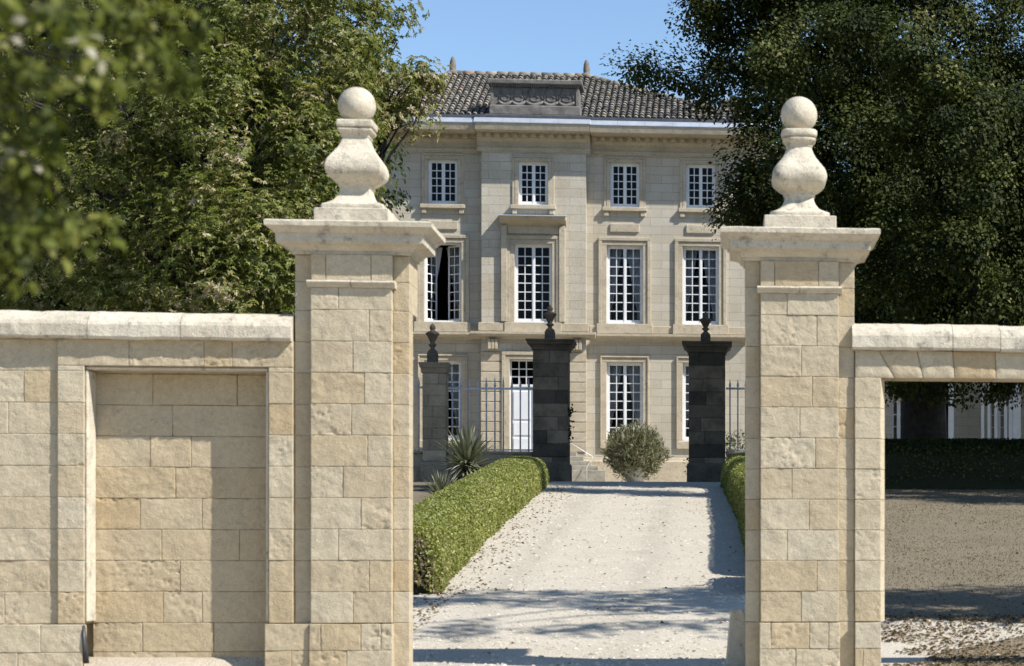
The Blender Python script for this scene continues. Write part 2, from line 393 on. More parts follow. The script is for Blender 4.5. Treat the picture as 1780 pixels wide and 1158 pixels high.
def ring_solid(mb, x0, x1, y0, y1, prof, tone=.5, seg=14, wear=.004, cr=0.0, seed=0, cap=True, smooth=False):
    """mitred profile [(offset, z), ...] carried round a rectangle (worn edges)"""
    rings = []
    for li, (o, z) in enumerate(prof):
        a0, a1, b0, b1 = x0-o, x1+o, y0-o, y1+o
        c = min(cr, (a1-a0)*.49, (b1-b0)*.49)
        pts = []
        def side(p, q):
            for t in np.linspace(0, 1, seg, endpoint=False): pts.append((p[0]+(q[0]-p[0])*t, p[1]+(q[1]-p[1])*t))
        if c > 0:
            cs = [((a1-c,b0+c),-90),((a1-c,b1-c),0),((a0+c,b1-c),90),((a0+c,b0+c),180)]
            st = (a0+c, b0)
            for (cc, ang) in cs:
                e = (cc[0]+c*math.cos(R(ang)), cc[1]+c*math.sin(R(ang)))
                side(st, e)
                for t in (0, 30, 60): pts.append((cc[0]+c*math.cos(R(ang+t)), cc[1]+c*math.sin(R(ang+t))))
                st = (cc[0]+c*math.cos(R(ang+90)), cc[1]+c*math.sin(R(ang+90)))
        else:
            side((a0,b0),(a1,b0)); side((a1,b0),(a1,b1)); side((a1,b1),(a0,b1)); side((a0,b1),(a0,b0))
        pts = np.array(pts); mx, my = (x0+x1)/2, (y0+y1)/2
        d = pts - (mx, my); ln = np.linalg.norm(d, axis=1, keepdims=True); d = d/np.maximum(ln, 1e-6)
        w = wear*fbm(pts[:,0]*6+pts[:,1]*5+seed, np.full(len(pts), z*7.0+li), seed, 3)
        w2 = wear*fbm(pts[:,0]*5-pts[:,1]*6+seed, np.full(len(pts), z*5.0), seed+40, 3)
        pts = pts + d*w[:,None]
        rings.append(np.column_stack([pts, z + w2]))
    k = len(rings[0]); v = np.concatenate(rings); f = []
    for i in range(len(rings)-1):
        for j in range(k):
            q = (j+1) % k; f.append((i*k+j, i*k+q, (i+1)*k+q, (i+1)*k+j))
    mb.add(v, f, tone, smooth)
    if cap:
        mb.add(rings[0], [tuple(range(k-1,-1,-1))], tone); mb.add(rings[-1], [tuple(range(k))], tone)

def run_profile(mb, x0, x1, prof, tone=.5, wear=.0, step=.25, seed=0, tones=None, joints=None, ends=True):
    """profile [(y, z), ...] (closed loop) extruded along X, optionally cut into stones with own tone"""
    cuts = [x0] + (joints or []) + [x1]
    for s in range(len(cuts)-1):
        a, b = cuts[s] + (.003 if s else 0), cuts[s+1] - (.003 if s < len(cuts)-2 else 0)
        xs = np.linspace(a, b, max(2, int((b-a)/step)+1))
        V = []
        dz = random.Random(seed+s).uniform(-wear, wear)
        for x in xs:
            pr = np.array(prof, float)
            if wear:
                pr = pr + wear*np.column_stack([fbm(np.full(len(pr), x*6.0), np.arange(len(pr))*.37, seed, 3), fbm(np.full(len(pr), x*5.0), np.arange(len(pr))*.41, seed+9, 3)])
                pr[:,1] += dz*.5
            V.append(np.column_stack([np.full(len(pr), x), pr]))
        k = len(prof); v = np.concatenate(V); f = []
        for i in range(len(xs)-1):
            for j in range(k):
                q = (j+1) % k; f.append((i*k+j, (i+1)*k+j, (i+1)*k+q, i*k+q))
        tn = tones[s % len(tones)] if tones else tone
        mb.add(v, f, tn)
        if ends: mb.add(V[0], [tuple(range(k))], tn); mb.add(V[-1], [tuple(range(k-1,-1,-1))], tn)

def lathe(mb, cx, cy, prof, seg=24, tone=.5):
    v = []; f = []
    for r, z in prof:
        for k in range(seg):
            t = 2*math.pi*k/seg; v.append((cx+r*math.cos(t), cy+r*math.sin(t), z))
    for i in range(len(prof)-1):
        for k in range(seg):
            j = (k+1) % seg; f.append((i*seg+k, i*seg+j, (i+1)*seg+j, (i+1)*seg+k))
    f.append(tuple(range(seg-1,-1,-1))); f.append(tuple(range((len(prof)-1)*seg, len(prof)*seg)))
    mb.add(v, f, tone, True)

# ------------------------------------------------------------------ the ground
def sheet(name, xl, xr, y0, y1, mat, off, ystep=1.0, nx=2, edge=0.0, seed=0):
    ys = sorted(set([y for y in np.arange(y0, y1, ystep)] + [y1] + [k for k in KY if y0 < k < y1]))
    mb = MB(); V = []
    for y in ys:
        a = xl(y) if callable(xl) else xl; b = xr(y) if callable(xr) else xr
        if edge: a += edge*float(fbm(y*.9, 3.1, seed, 4)); b += edge*float(fbm(y*.9, 7.7, seed+4, 4))
        for t in np.linspace(0, 1, nx): V.append((a+(b-a)*t, y, float(gz(y))+off))
    f = [(i*nx+j, i*nx+j+1, (i+1)*nx+j+1, (i+1)*nx+j) for i in range(len(ys)-1) for j in range(nx-1)]
    mb.add(V, f); return tag(mb.build(name, mat), kind='structure')
sheet('ground', -900, 900, -60, 1500, M['earth'], 0, 20, 9)
sheet('lawn', .9, 40, 28.6, 60, M['lawn'], .004, .5, 3, .25, 3)
sheet('lawn', -40, -5.2, 29, 61, M['lawn'], .004, .8, 3, .25, 13)
YV = 24.30
M['road'] = gravel_mat('sandy road', (.42,.365,.29), (.2,.17,.13), (.34,.29,.22))
sheet('road', -60, 60, 8, 23.0, M['road'], .004, 1)
mb = MB(); V = []
for xx in np.arange(-14, -4.6, .15):
    w = .75 + .5*float(fbm(xx*.8, 1.0, 77, 4)); w *= min(1, (-4.55-xx)/1.6)
    for t in (0, .3, .65, 1): V.append((xx, YV-w*t, .05*(1-t)**.7-.165*t**1.5+.012*float(fbm(xx*5, t*5, 3, 3))))
k = len(V)//4; mb.add(V, [(i*4+j, i*4+j+1, i*4+5+j, i*4+4+j) for i in range(k-1) for j in range(3)], .5, True)
tag(mb.build('verge', M['road']), kind='structure')
def dl(y): return np.interp(y, [22.9,24.5,26.5,29.5,31,59,62.5,64,78.4], [-40,-40,-9,-6.5,-4.15,-4.6,-4.6,-16,-16])
def dr(y): return np.interp(y, [22.9,25,26.5,28.3,29,32,59,62.5,64,78.4], [2.3,2.3,2.7,4.6,2.0,.75,.5,.5,14,14])
sheet('drive', dl, dr, 22.9, 78.4, M['gravel'], .008, .25, 2, .22, 21)

# ------------------------------------------------------------------ gate: piers and walls
YG = 24.0            # plane of the recessed strips of the piers
YPAN = YG - .10     # front of the projecting panels
YFR = YG - .047      # front of the niche frame / jamb strips
CZ = [.0, .13, .407] + [.407 + .328*k for k in range(1, 12)]
def gate_pier(xa, xb, xs, zcap, rebate_right, label, seed, hs=1.0):
    """xa..xb strip faces, xs = (panel left, panel right)"""
    loc = ((xa+xb)/2, YG+.32, 0.0)
    t = thing('gate_pier', loc, label, 'gate pier', 'twin stone gate piers')
    BS[0] = seed
    yb = YG + .62
    zc = zcap; zast = zc - .35
    rows = [.407 + .328*k for k in range(0, 11)]
    rows = [z for z in rows if z < zast - .12] + [zast]
    mb = MB()
    c = [[.52],[.72],[.34],[.62,],[.40],[.70],[.5],[.66]]
    ashlar(mb, xs[0], xs[1], rows, YPAN, YG+.02, cuts=c, rough=.006, pitp=.3)
    # strips either side, full depth; the opening side is rebated behind
    for (a, b, inner) in ((xa, xs[0]-.002, not rebate_right), (xs[1]+.002, xb, rebate_right)):
        rr = [-.2] + rows[:-1] + [zast+.07, zc]
        for k in range(len(rr)-1):
            BS[0] += 1
            ashlar(mb, a, b, [rr[k], rr[k+1]], YG, YG+.26 if inner and rr[k+1] < zast-.1 else yb, cuts=[[]], rough=.004, pitp=.1)
    inset = .10
    a, b = (xa, xb-inset) if rebate_right else (xa+inset, xb)
    mb.box(xa+.02, xb-.02, YG+.27, yb-.004, 0, zc, .5) if False else mb.box(a+.004, b-.004, YG+.012, yb-.006, -.2, zc, .45)
    mb.build('shaft', M['limestone'], t)
    mb = MB()   # plinth under the panel
    ashlar(mb, xs[0]-.01, xs[1]+.01, [-.2, .12, .40], YPAN-.035, YG+.02, cuts=[[.45],[.14,.62,.86]], rough=.009, pitp=.7)
    mb.build('plinth', M['limestone'], t)
    mb = MB()   # frieze stones + astragal band
    ashlar(mb, xs[0]-.0, xs[1]+.0, [zast+.075, zc], YPAN+.02, YG+.02, cuts=[[.18,.74]], rough=.003, pitp=0)
    mb.build('frieze', M['limestone'], t)
    mb = MB()
    xj = (xs[0]+xs[1])/2
    run_profile(mb, xs[0]-.035, xs[1]+.035, [(YG+.02,zast),(YPAN-.008,zast),(YPAN-.02,zast+.02),(YPAN-.05,zast+.032),(YPAN-.062,zast+.052),(YPAN-.05,zast+.070),(YG+.02,zast+.074)], .6, .004, .04, seed, joints=[xj])
    mb.build('astragal', M['limestone_pale'], t)
    mb = MB()   # cap
    cf = [(-.02,zc),(.02,zc+.002),(.02,zc+.028),(.05,zc+.04),(.055,zc+.06),(.085,zc+.085),(.13,zc+.10),(.165,zc+.112),(.168,zc+.20),(.185,zc+.205),(.20,zc+.225),(.232,zc+.25),(.255,zc+.262),(.262,zc+.268),(.265,zc+.315),(.25,zc+.328),(.05,zc+.345)]
    ring_solid(mb, xa, xb, YG-.03, yb+.02, cf, .62, 26, .005, 0, seed)
    mb.build('cap', M['limestone_pale'], t)
    # finial
    zt = zc + .335; fx = (xa+xb)/2; w = .35*hs
    fl = MB()
    y0, y1 = YG+.30-.30, YG+.30+.30
    def sq(lst): return [((r-.30)*hs, zt+z*hs) for r, z in lst]
    ring_solid(fl, fx-.30*hs, fx+.30*hs, YG+.295-.30*hs, YG+.295+.30*hs, sq([(.385,-.02),(.385,.145),(.375,.152)]), .75, 12, .004, .012, seed+1)
    fin = fl.build('finial_pedestal', M['limestone_pale'], t)
    v = MB()
    prof = [(.335,.15),(.335,.20),(.30,.215),(.235,.25),(.19,.30),(.168,.35),(.165,.392),(.178,.398),(.18,.425),(.205,.44),(.25,.475),(.292,.52),(.308,.57),(.305,.61),(.285,.665),(.245,.72),(.205,.77),(.172,.82),(.152,.865),(.142,.90),(.150,.905),(.152,.93),(.175,.95),(.185,.965),(.186,.985),(.170,.99),(.170,1.0),(.196,1.01),(.200,1.06),(.190,1.075)]
    pr2 = []
    for i in range(len(prof)-1):
        p0, p1, p2, p3 = (np.array(prof[max(0, min(len(prof)-1, i+k))]) for k in (-1, 0, 1, 2))
        for u in (0, .34, .67): pr2.append(tuple(.5*(2*p1+(p2-p0)*u+(2*p0-5*p1+4*p2-p3)*u*u+(3*p1-p0-3*p2+p3)*u**3)))
    prof = pr2 + [prof[-1]]
    pp = [((r*.955-.30)*hs, zt+(.15+(z-.15)*1.05)*hs) for r, z in prof]
    ring_solid(v, fx-.30*hs, fx+.30*hs, YG+.295-.30*hs, YG+.295+.30*hs, pp, .7, 5, .003, .016 if rebate_right else .10, seed+2, smooth=not rebate_right)
    v.build('vase', M['limestone_pale'], fin)
    s = MB(); r = .197*hs; cz = zt+1.108*hs + r*.97
    lathe(s, fx, YG+.295, [(max(.004, r*math.sin(a)), cz-r*math.cos(a)) for a in np.linspace(.02, math.pi-.02, 26)], 40, .6)
    s.build('ball', M['limestone_pale'], fin)
    return t
def mk(p): return X(p, YG)
LP = dict(xa=mk(513), xb=mk(712), pl=X(540, YPAN), pr=X(681, YPAN))
RP = dict(xa=mk(1296), xb=mk(1485), pl=X(1322, YPAN), pr=X(1458, YPAN))
ZC = Z(444, 600, YG)
gate_pier(LP['xa'], LP['xb'], (LP['pl'], LP['pr']), ZC, True, 'tall cream stone pier left of the drive, crowned by a square-cornered vase and ball', 300)
gate_pier(RP['xa'], RP['xb'], (RP['pl'], RP['pr']), ZC, False, 'tall cream stone pier right of the drive, crowned by a rounded vase and ball', 400)

zcop = 3.36
def coping_prof(yf, yb, z):
    return [(yb,z),(yf+.03,z),(yf-.075,z+.004),(yf-.09,z+.03),(yf-.09,z+.15),(yf-.075,z+.185),(yf-.03,z+.235),(yf+.06,z+.285),(yf+.16,z+.305),(yf+.28,z+.295),(yb+.06,z+.18),(yb+.08,z+.03)]
# left wall: x from far left to the pier
xl0 = -11.0
lw = thing('boundary_wall', ((xl0+LP['xa'])/2, YG+.2, 0), 'cream stone wall left of the gate with a blind walled-up doorway and pale coping', 'wall')
nx0, nx1 = X(146, YFR), X(467, YFR)        # niche opening in the frame plane
fx0 = X(100, YFR); fx1 = X(509, YFR)
znt = Z(637, 300, YFR)
rows = [.407 + .328*k for k in range(0, 9)]
BS[0] = 700
mb = MB()
ashlar(mb, xl0, fx0-.003, rows + [zcop], YG, YG+.10, pitp=.35)
mb.box(xl0, fx0, YG+.009, YG+.5, 0, zcop, .4)
mb.box(fx1, LP['xa']-.003, YG+.02, YG+.5, 0, zcop, .4)
mb.box(fx0, fx1, YG+.38, YG+.5, 0, zcop, .4)
mb.build('wall_face', M['limestone'], lw)
mb = MB()   # frame around the niche
fr = rows[:-1] + [2.93, znt]
ashlar(mb, fx0, nx0, rows[:9] + [znt], YFR, YG+.36, cuts=[[]], pitp=.25)
ashlar(mb, nx1, fx1, rows[:9] + [znt], YFR, YG+.36, cuts=[[]], pitp=.15)
ashlar(mb, fx0, fx1, [znt, zcop], YFR, YG+.36, cuts=[[.30,.62,.74]], pitp=.25)
mb.build('door_frame', M['limestone'], lw)
mb = MB()   # blind infill
BS[0] = 850
ashlar(mb, nx0, nx1, [-.15,.10]+rows[:9]+[znt], YFR+.33, YFR+.40, wmin=.36, wmax=.95, pitp=.45, tone=.26)
mb.build('blind_infill', M['limestone'], lw)
mb = MB()   # bevelled moulding round the opening
for (a, b) in ((nx0, nx0+.035), (nx1-.035, nx1)):
    mb.bbox(a+.001, b, YFR+.03, YFR+.32, .42, znt-.036, .02, .8)
mb.bbox(nx0+.001, nx1-.001, YFR+.03, YFR+.32, znt-.035, znt-.001, .015, .6)
mb.build('moulding', M['limestone_pale'], lw)
mb = MB()
BS[0] = 900
ashlar(mb, xl0, nx0-.0, [-.15,.11,.40], YFR-.05, YG+.05, wmin=.5, wmax=.9, rough=.009, pitp=.5)
ashlar(mb, nx1-.03, LP['pl']-.014, [-.2,.12,.40], YFR-.05, YG+.02, cuts=[[.6],[]], rough=.009, pitp=.8)
mb.build('plinth', M['limestone'], lw)
mb = MB()
jt = []; x = xl0 + .7; rr = random.Random(5)
while x < fx1 - .5: jt.append(x); x += rr.uniform(.45, 1.1)
run_profile(mb, xl0, LP['xa']-.02, coping_prof(YFR, YG+.42, zcop), .7, .014, .03, 61, tones=[.7,.9,.5,.8,.65,.95,.6], joints=jt)
mb.build('coping', M['limestone_pale'], lw)

# right wall: jamb strip, flat-arched opening, coping
rx0 = X(1486, YFR); rx1 = X(1531, YFR); xr1 = 9.5
zl = Z(657, 1600, YFR); zcr = Z(610, 1550, YFR)
rw = thing('boundary_wall', ((rx0+xr1)/2, YG+.2, 0), 'cream stone wall right of the gate, open beneath a flat lintel of wedge stones', 'wall')
mb = MB(); BS[0] = 1200
rws = [r for r in rows if r < zl - .1] + [zl]
ashlar(mb, rx0, rx1, rws, YFR, YG+.42, cuts=[[]], pitp=.4)
ashlar(mb, rx0-.0, rx1, [-.2,.12,.40], YFR-.05, YG+.42, cuts=[[.3],[]], rough=.009, pitp=.8)
ashlar(mb, 6.6, xr1, [0]+rws, YFR, YG+.42, pitp=.4)
for k in range(len(rws)-1):
    a, b = rws[k]+.003, rws[k+1]-.003
    mb.add([(rx1+.001,YFR+.012,a),(rx1+.05,YFR+.12,a),(rx1+.05,YFR+.12,b),(rx1+.001,YFR+.012,b),(rx1+.001,YG+.4,a),(rx1+.05,YG+.4,a),(rx1+.05,YG+.4,b),(rx1+.001,YG+.4,b)], [(0,1,2,3),(1,5,6,2),(0,4,5,1),(3,2,6,7)], .6)
mb.build('jamb', M['limestone'], rw)
mb = MB()
xs_ = [rx0 + .003]; x = rx1 - .02
while x < xr1: xs_.append(x); x += random.uniform(.36, .52)
for i in range(len(xs_)-1):
    a, b = xs_[i]+.004, xs_[i+1]-.004
    sl = .0 if i == 0 else (.17*.4**(i-1) if i else 0)
    sr = (.17*.4**i)
    tn = random.betavariate(2.2,1.7); y0 = YFR+random.uniform(-.006,.004)
    za = zl + (0 if i == 0 else 0)
    v = [(a+ (0 if i==0 else sl),y0,zl),(b+(sr if True else 0),y0,zl),(b-.0,y0,zcr),(a-.0,y0,zcr)]
    n_ = 10; G = []
    for q in range(n_+1):
        for p_ in range(n_+1):
            u, w = p_/n_, q/n_
            lo = a+(sl*(1-w) if i else 0); hi = b+sr*(1-w)
            xx = lo+(hi-lo)*u; zz = zl+(zcr-zl)*w
            e = min(u,1-u)*(hi-lo); e2 = min(w,1-w)*(zcr-zl)
            d = .01 if min(e,e2) < .004 else 0
            G.append((xx, y0+d+.006*float(fbm(xx*7, zz*7, i, 3)), zz))
    f = [(q*(n_+1)+p_, q*(n_+1)+p_+1, (q+1)*(n_+1)+p_+1, (q+1)*(n_+1)+p_) for q in range(n_) for p_ in range(n_)]
    mb.add(G, f, tn, True)
    lo0, hi0 = a+(sl if i else 0), b+sr
    mb.add([(lo0,y0+.01,zl),(hi0,y0+.01,zl),(hi0,YG+.42,zl),(lo0,YG+.42,zl)], [(0,3,2,1)], tn)
mb.box(rx0+.003, xr1, YFR+.03, YG+.415, zl+.006, zcr, .45)
mb.build('lintel', M['limestone'], rw)
mb = MB(); jt = []; x = rx0 + 1.05
while x < xr1-.5: jt.append(x); x += rr.uniform(.5, 1.15)
run_profile(mb, rx0-.03, xr1, coping_prof(YFR, YG+.42, zcr), .7, .012, .03, 77, tones=[.8,.6,.9,.7], joints=jt)
mb.build('coping', M['limestone_pale'], rw)

# guard stone beside the right pier and a rusty bar by the niche
gx_, gy_ = X(1282, 24.75), 24.75
t = thing('guard_stone', (gx_, gy_, float(gz(gy_))), 'short tapered grey guard stone against the right gate pier', 'guard stone')
mb = MB(); g0 = float(gz(gy_))
ring_solid(mb, gx_-.112, gx_+.112, gy_-.125, gy_+.125, [(.02,g0+.04),(.015,g0+.1),(-.03,g0+.62),(-.04,g0+.65),(-.06,g0+.665)], .7, 8, .006, .02, 3)
mb.build('post', M['limestone_pale'], t)
mb = MB(); ring_solid(mb, gx_-.17, gx_+.17, gy_-.17, gy_+.17, [(.02,g0-.08),(.02,g0+.03),(-.02,g0+.055)], .5, 8, .008, .04, 4)
mb.build('footing', M['limestone_pale'], t)
mb = MB(); q = P(147, 1090, YFR-.03)
mb.tube([(q.x+.02, YFR-.03, .0), (q.x+.005, YFR-.05, .2), (q.x-.015, YFR-.03, .39)], [.028,.026,.022], 8)
tag(mb.build('iron_bar', M['iron_dark'], None, (q.x, YFR-.03, 0)), 'dark leaning iron bar at the lower left corner of the blind doorway', 'iron bar')

# ------------------------------------------------------------------ the manor house
YH = 78.0; YB = 77.62
hc = X(927, YB)
d1 = X(1086, YH) - hc; d2 = X(1218, YH) - hc
hx0, hx1 = hc - (X(1296, YH)-hc), X(1296, YH)
zb = float(gz(78)) - .3
zeave = Z(229, 1000, YH)
HD = 10.6
house = thing('manor_house', (hc, YH + HD/2, float(gz(78))), 'pale limestone manor house of three storeys with a hipped tile roof behind the gates', 'house')
def zz(py): return Z(py, 1090, YH)
bx0, bx1 = X(837, YB), X(1018.5, YB)
w2 = (zz(361), zz(283)); w1 = (zz(563.5), zz(427)); w0 = (zz(766), zz(630))
wid2, wid1 = .50, .625
ops_l, ops_r, ops_c = [], [], []
for s in (-1, 1):
    for d in (d1, d2):
        L = ops_l if s < 0 else ops_r
        cx_ = hc + s*d
        L.append((cx_-wid2, cx_+wid2, *w2)); L.append((cx_-wid1, cx_+wid1, *w1)); L.append((cx_-wid1, cx_+wid1, *w0))
zc_ = lambda py: Z(py, 927, YB)
c2 = (zc_(357), zc_(281)); c1 = (zc_(561), zc_(424)); dd = (zc_(786), zc_(625)); dw = .80
ops_c = [(hc-wid2, hc+wid2, *c2), (hc-wid1-.01, hc+wid1+.01, *c1), (hc-dw, hc+dw, *dd)]
def walled(mb, x0, x1, z0, z1, ops, y, rev=.26, flip=False):
    xs = sorted(set([x0, x1] + [o[0] for o in ops] + [o[1] for o in ops])); zs = sorted(set([z0, z1] + [o[2] for o in ops] + [o[3] for o in ops]))
    for i in range(len(xs)-1):
        for j in range(len(zs)-1):
            mx, mz = (xs[i]+xs[i+1])/2, (zs[j]+zs[j+1])/2
            if any(o[0] < mx < o[1] and o[2] < mz < o[3] for o in ops): continue
            mb.add([(xs[i],y,zs[j]),(xs[i+1],y,zs[j]),(xs[i+1],y,zs[j+1]),(xs[i],y,zs[j+1])], [(0,1,2,3)])
    for a, b, c, d in ops:
        e = y + rev
        mb.add([(a,y,c),(b,y,c),(b,y,d),(a,y,d),(a,e,c),(b,e,c),(b,e,d),(a,e,d)], [(0,4,5,1),(2,6,7,3),(1,5,6,2),(0,3,7,4)])
mb = MB()
walled(mb, hx0, bx0, zb, zeave, ops_l, YH); walled(mb, bx1, hx1, zb, zeave, ops_r, YH); walled(mb, bx0, bx1, zb, zeave, ops_c, YB)
for bx, fl in ((bx0, 0), (bx1, 1)):
    mb.add([(bx,YB,zb),(bx,YH,zb),(bx,YH,zeave),(bx,YB,zeave)], [(0,1,2,3) if fl else (3,2,1,0)])
mb.add([(hx1,YH,zb),(hx1,YH+HD,zb),(hx1,YH+HD,zeave),(hx1,YH,zeave)], [(0,1,2,3)])
mb.add([(hx0,YH,zb),(hx0,YH+HD,zb),(hx0,YH+HD,zeave),(hx0,YH,zeave)], [(3,2,1,0)])
mb.add([(hx0,YH+HD,zb),(hx1,YH+HD,zb),(hx1,YH+HD,zeave),(hx0,YH+HD,zeave)], [(3,2,1,0)])
mb.build('wall', M['house_wall'], house)
mb = MB()    # rooms behind the windows: floors, back wall, with their gloom put into the colour
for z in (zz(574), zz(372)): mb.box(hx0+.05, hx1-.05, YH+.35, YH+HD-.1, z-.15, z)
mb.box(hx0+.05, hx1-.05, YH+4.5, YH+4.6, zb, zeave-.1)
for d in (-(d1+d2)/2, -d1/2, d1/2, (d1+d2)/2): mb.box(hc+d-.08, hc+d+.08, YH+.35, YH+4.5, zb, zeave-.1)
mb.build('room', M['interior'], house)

def casement(mb, gl, x0, x1, z0, z1, y, cols, rows, st=.055, bar=.030, rot=0, hinge=None):
    """one glazed leaf; optional swing about its hinge"""
    m2, g2 = MB(), MB()
    t = .045
    m2.box(x0, x0+st, y, y+t, z0, z1); m2.box(x1-st, x1, y, y+t, z0, z1)
    m2.box(x0+st, x1-st, y+.001, y+t-.001, z0, z0+st*1.5); m2.box(x0+st, x1-st, y+.001, y+t-.001, z1-st, z1)
    a0, a1, b0, b1 = x0+st, x1-st, z0+st*1.5, z1-st
    for i in range(1, cols):
        x = a0+(a1-a0)*i/cols; m2.box(x-bar/2, x+bar/2, y+.006, y+t-.006, b0, b1)
    for j in range(1, rows):
        z = b0+(b1-b0)*j/rows; m2.box(a0, a1, y+.009, y+t-.009, z-bar/2, z+bar/2)
    g2.add([(a0,y+.022,b0),(a1,y+.022,b0),(a1,y+.022,b1),(a0,y+.022,b1)], [(0,1,2,3)])
    for src, dst in ((m2, mb), (g2, gl)):
        v = np.concatenate(src.v)
        if rot:
            c, s_ = math.cos(rot), math.sin(rot); dx = v[:,0]-hinge; dy = v[:,1]-y
            v = np.column_stack([hinge+dx*c-dy*s_, y+dx*s_+dy*c, v[:,2]])
        dst.add(v, src.f)
def curtain_pair(x0, x1, z0, z1, y, parent, tie=.45):
    mb = MB(); nz, nx = 14, 10
    for s in (0, 1):
        V = []
        for j in range(nz+1):
            t = j/nz; z = z1-(z1-z0)*t
            wdt = (x1-x0)*((.40 if s == 0 else .47) - .34*min(1, t/.85)**1.1)
            for i in range(nx+1):
                u = i/nx; x = x0 + wdt*u if s == 0 else x1 - wdt*u
                V.append((x, y+.03*math.sin(u*16+s)+.02*math.sin(t*3), z))
        mb.add(V, [(j*(nx+1)+i, j*(nx+1)+i+1, (j+1)*(nx+1)+i+1, (j+1)*(nx+1)+i) for j in range(nz) for i in range(nx)], .5, True)
    return mb.build('curtain', M['curtain'], parent)
def window(cx, hw, z0, z1, rows, yw, curtain=False, opened=False, surround=True, style=1):
    y = yw + .15
    mb, gl = MB(), MB(); ft = .05
    mb.box(cx-hw, cx-hw+ft, y-.02, y+.07, z0, z1); mb.box(cx+hw-ft, cx+hw, y-.02, y+.07, z0, z1)
    mb.box(cx-hw+ft, cx+hw-ft, y-.019, y+.069, z1-ft, z1); mb.box(cx-hw+ft, cx+hw-ft, y-.06, y+.069, z0, z0+ft*1.3)
    a0, a1, b0, b1 = cx-hw+ft+.002, cx+hw-ft-.002, z0+ft*1.3+.002, z1-ft-.002
    mid = (a0+a1)/2
    casement(mb, gl, a0, mid-.002, b0, b1, y, 2, rows, rot=R(58) if opened else 0, hinge=a0)
    casement(mb, gl, mid+.002, a1, b0, b1, y, 2, rows, rot=-R(38) if opened else 0, hinge=a1)
    if not opened: mb.box(mid-.03, mid+.03, y-.015, y-.001, b0, b1)
    w = mb.build('window', M['white_paint'], house)
    gl.build('pane', M['glass'], w)
    if curtain: curtain_pair(a0+.02, a1-.02, b0, b1, y+.30 + (.35 if opened else 0), w)
    if surround:
        s = MB(); e = .27 if style == 1 else .21
        zlo = z0 - (.0 if style != 0 else .27)
        # two-step moulded architrave on the two sides and the head
        for (o0, o1, pr) in ((0, .15 if style != 2 else .12, .055), (.152 if style != 2 else .122, e, .095 if style != 2 else .045)):
            s.bbox(cx-hw-o1, cx-hw-o0, yw-pr, yw+.02, zlo, z1+o0, .012, .6); s.bbox(cx+hw+o0, cx+hw+o1, yw-pr, yw+.02, zlo, z1+o0, .012, .6)
            s.bbox(cx-hw-o1, cx+hw+o1, yw-pr-.002, yw+.02, z1+o0+.001, z1+o1, .012, .5)
        if style == 0: s.bbox(cx-hw-e, cx+hw+e, yw-.097, yw+.02, zlo-.02, z0-.02, .02, .5)
        s.build('surround', M['house_trim'], w)
        s = MB()
        if style == 2:
            s.bbox(cx-hw-.26, cx+hw+.26, yw-.16, yw+.12, z0-.14, z0-.005, .012, .55)
            for q in (-1, 1): s.bbox(cx+q*(hw+.13)-.08, cx+q*(hw+.13)+.08, yw-.12, yw+.02, z0-.32, z0-.142, .02, .45)
            if abs(cx-hc) > .5: s.bbox(cx-.50, cx+.50, yw-.06, yw+.02, z0-.86, z0-.56, .02, .7)
        elif style == 1:
            s.bbox(cx-hw-.33, cx+hw+.33, yw-.13, yw+.12, z0-.34, z0-.004, .012, .6)
        else: s.bbox(cx-hw, cx+hw, yw-.02, yw+.14, z0-.06, z0-.003, .01, .7)
        s.build('sill', M['house_trim'], w)
    return w
for s in (-1, 1):
    for k, d in enumerate((d1, d2)):
        cx_ = hc + s*d
        window(cx_, wid2, *w2, 5, YH, style=2)
        window(cx_, wid1, *w1, 8, YH, curtain=True, opened=(s < 0 and k == 0), style=1)
        window(cx_, wid1, *w0, 8, YH, curtain=True, style=0)
window(hc, wid2, *c2, 5, YB, style=2)
window(hc, wid1+.01, *c1, 8, YB, style=1)
# hood over the central window
mb = MB(); zh = zc_(381)
run_profile(mb, hc-1.12, hc+1.12, [(YB+.01,zh-.24),(YB-.06,zh-.24),(YB-.08,zh-.18),(YB-.16,zh-.15),(YB-.22,zh-.09),(YB-.48,zh-.08),(YB-.50,zh-.02),(YB-.56,zh+.0),(YB-.56,zh+.02),(YB+.01,zh+.10)], .55, .004, .3)
for q in (-1, 1): mb.bbox(hc+q*.98-.1, hc+q*.98+.1, YB-.13, YB+.02, zc_(560), zh-.242, .012, .6)
mb.bbox(hc-.87, hc+.87, YB-.06, YB+.02, zc_(407), zh-.242, .012, .6)
mb.build('window_hood', M['house_trim'], house)
mb = MB(); run_profile(mb, hc-1.14, hc+1.14, [(YB-.59,zh+.022),(YB-.59,zh+.045),(YB-.02,zh+.14),(YB-.01,zh+.102)])
mb.build('hood_flashing', M['zinc'], house)
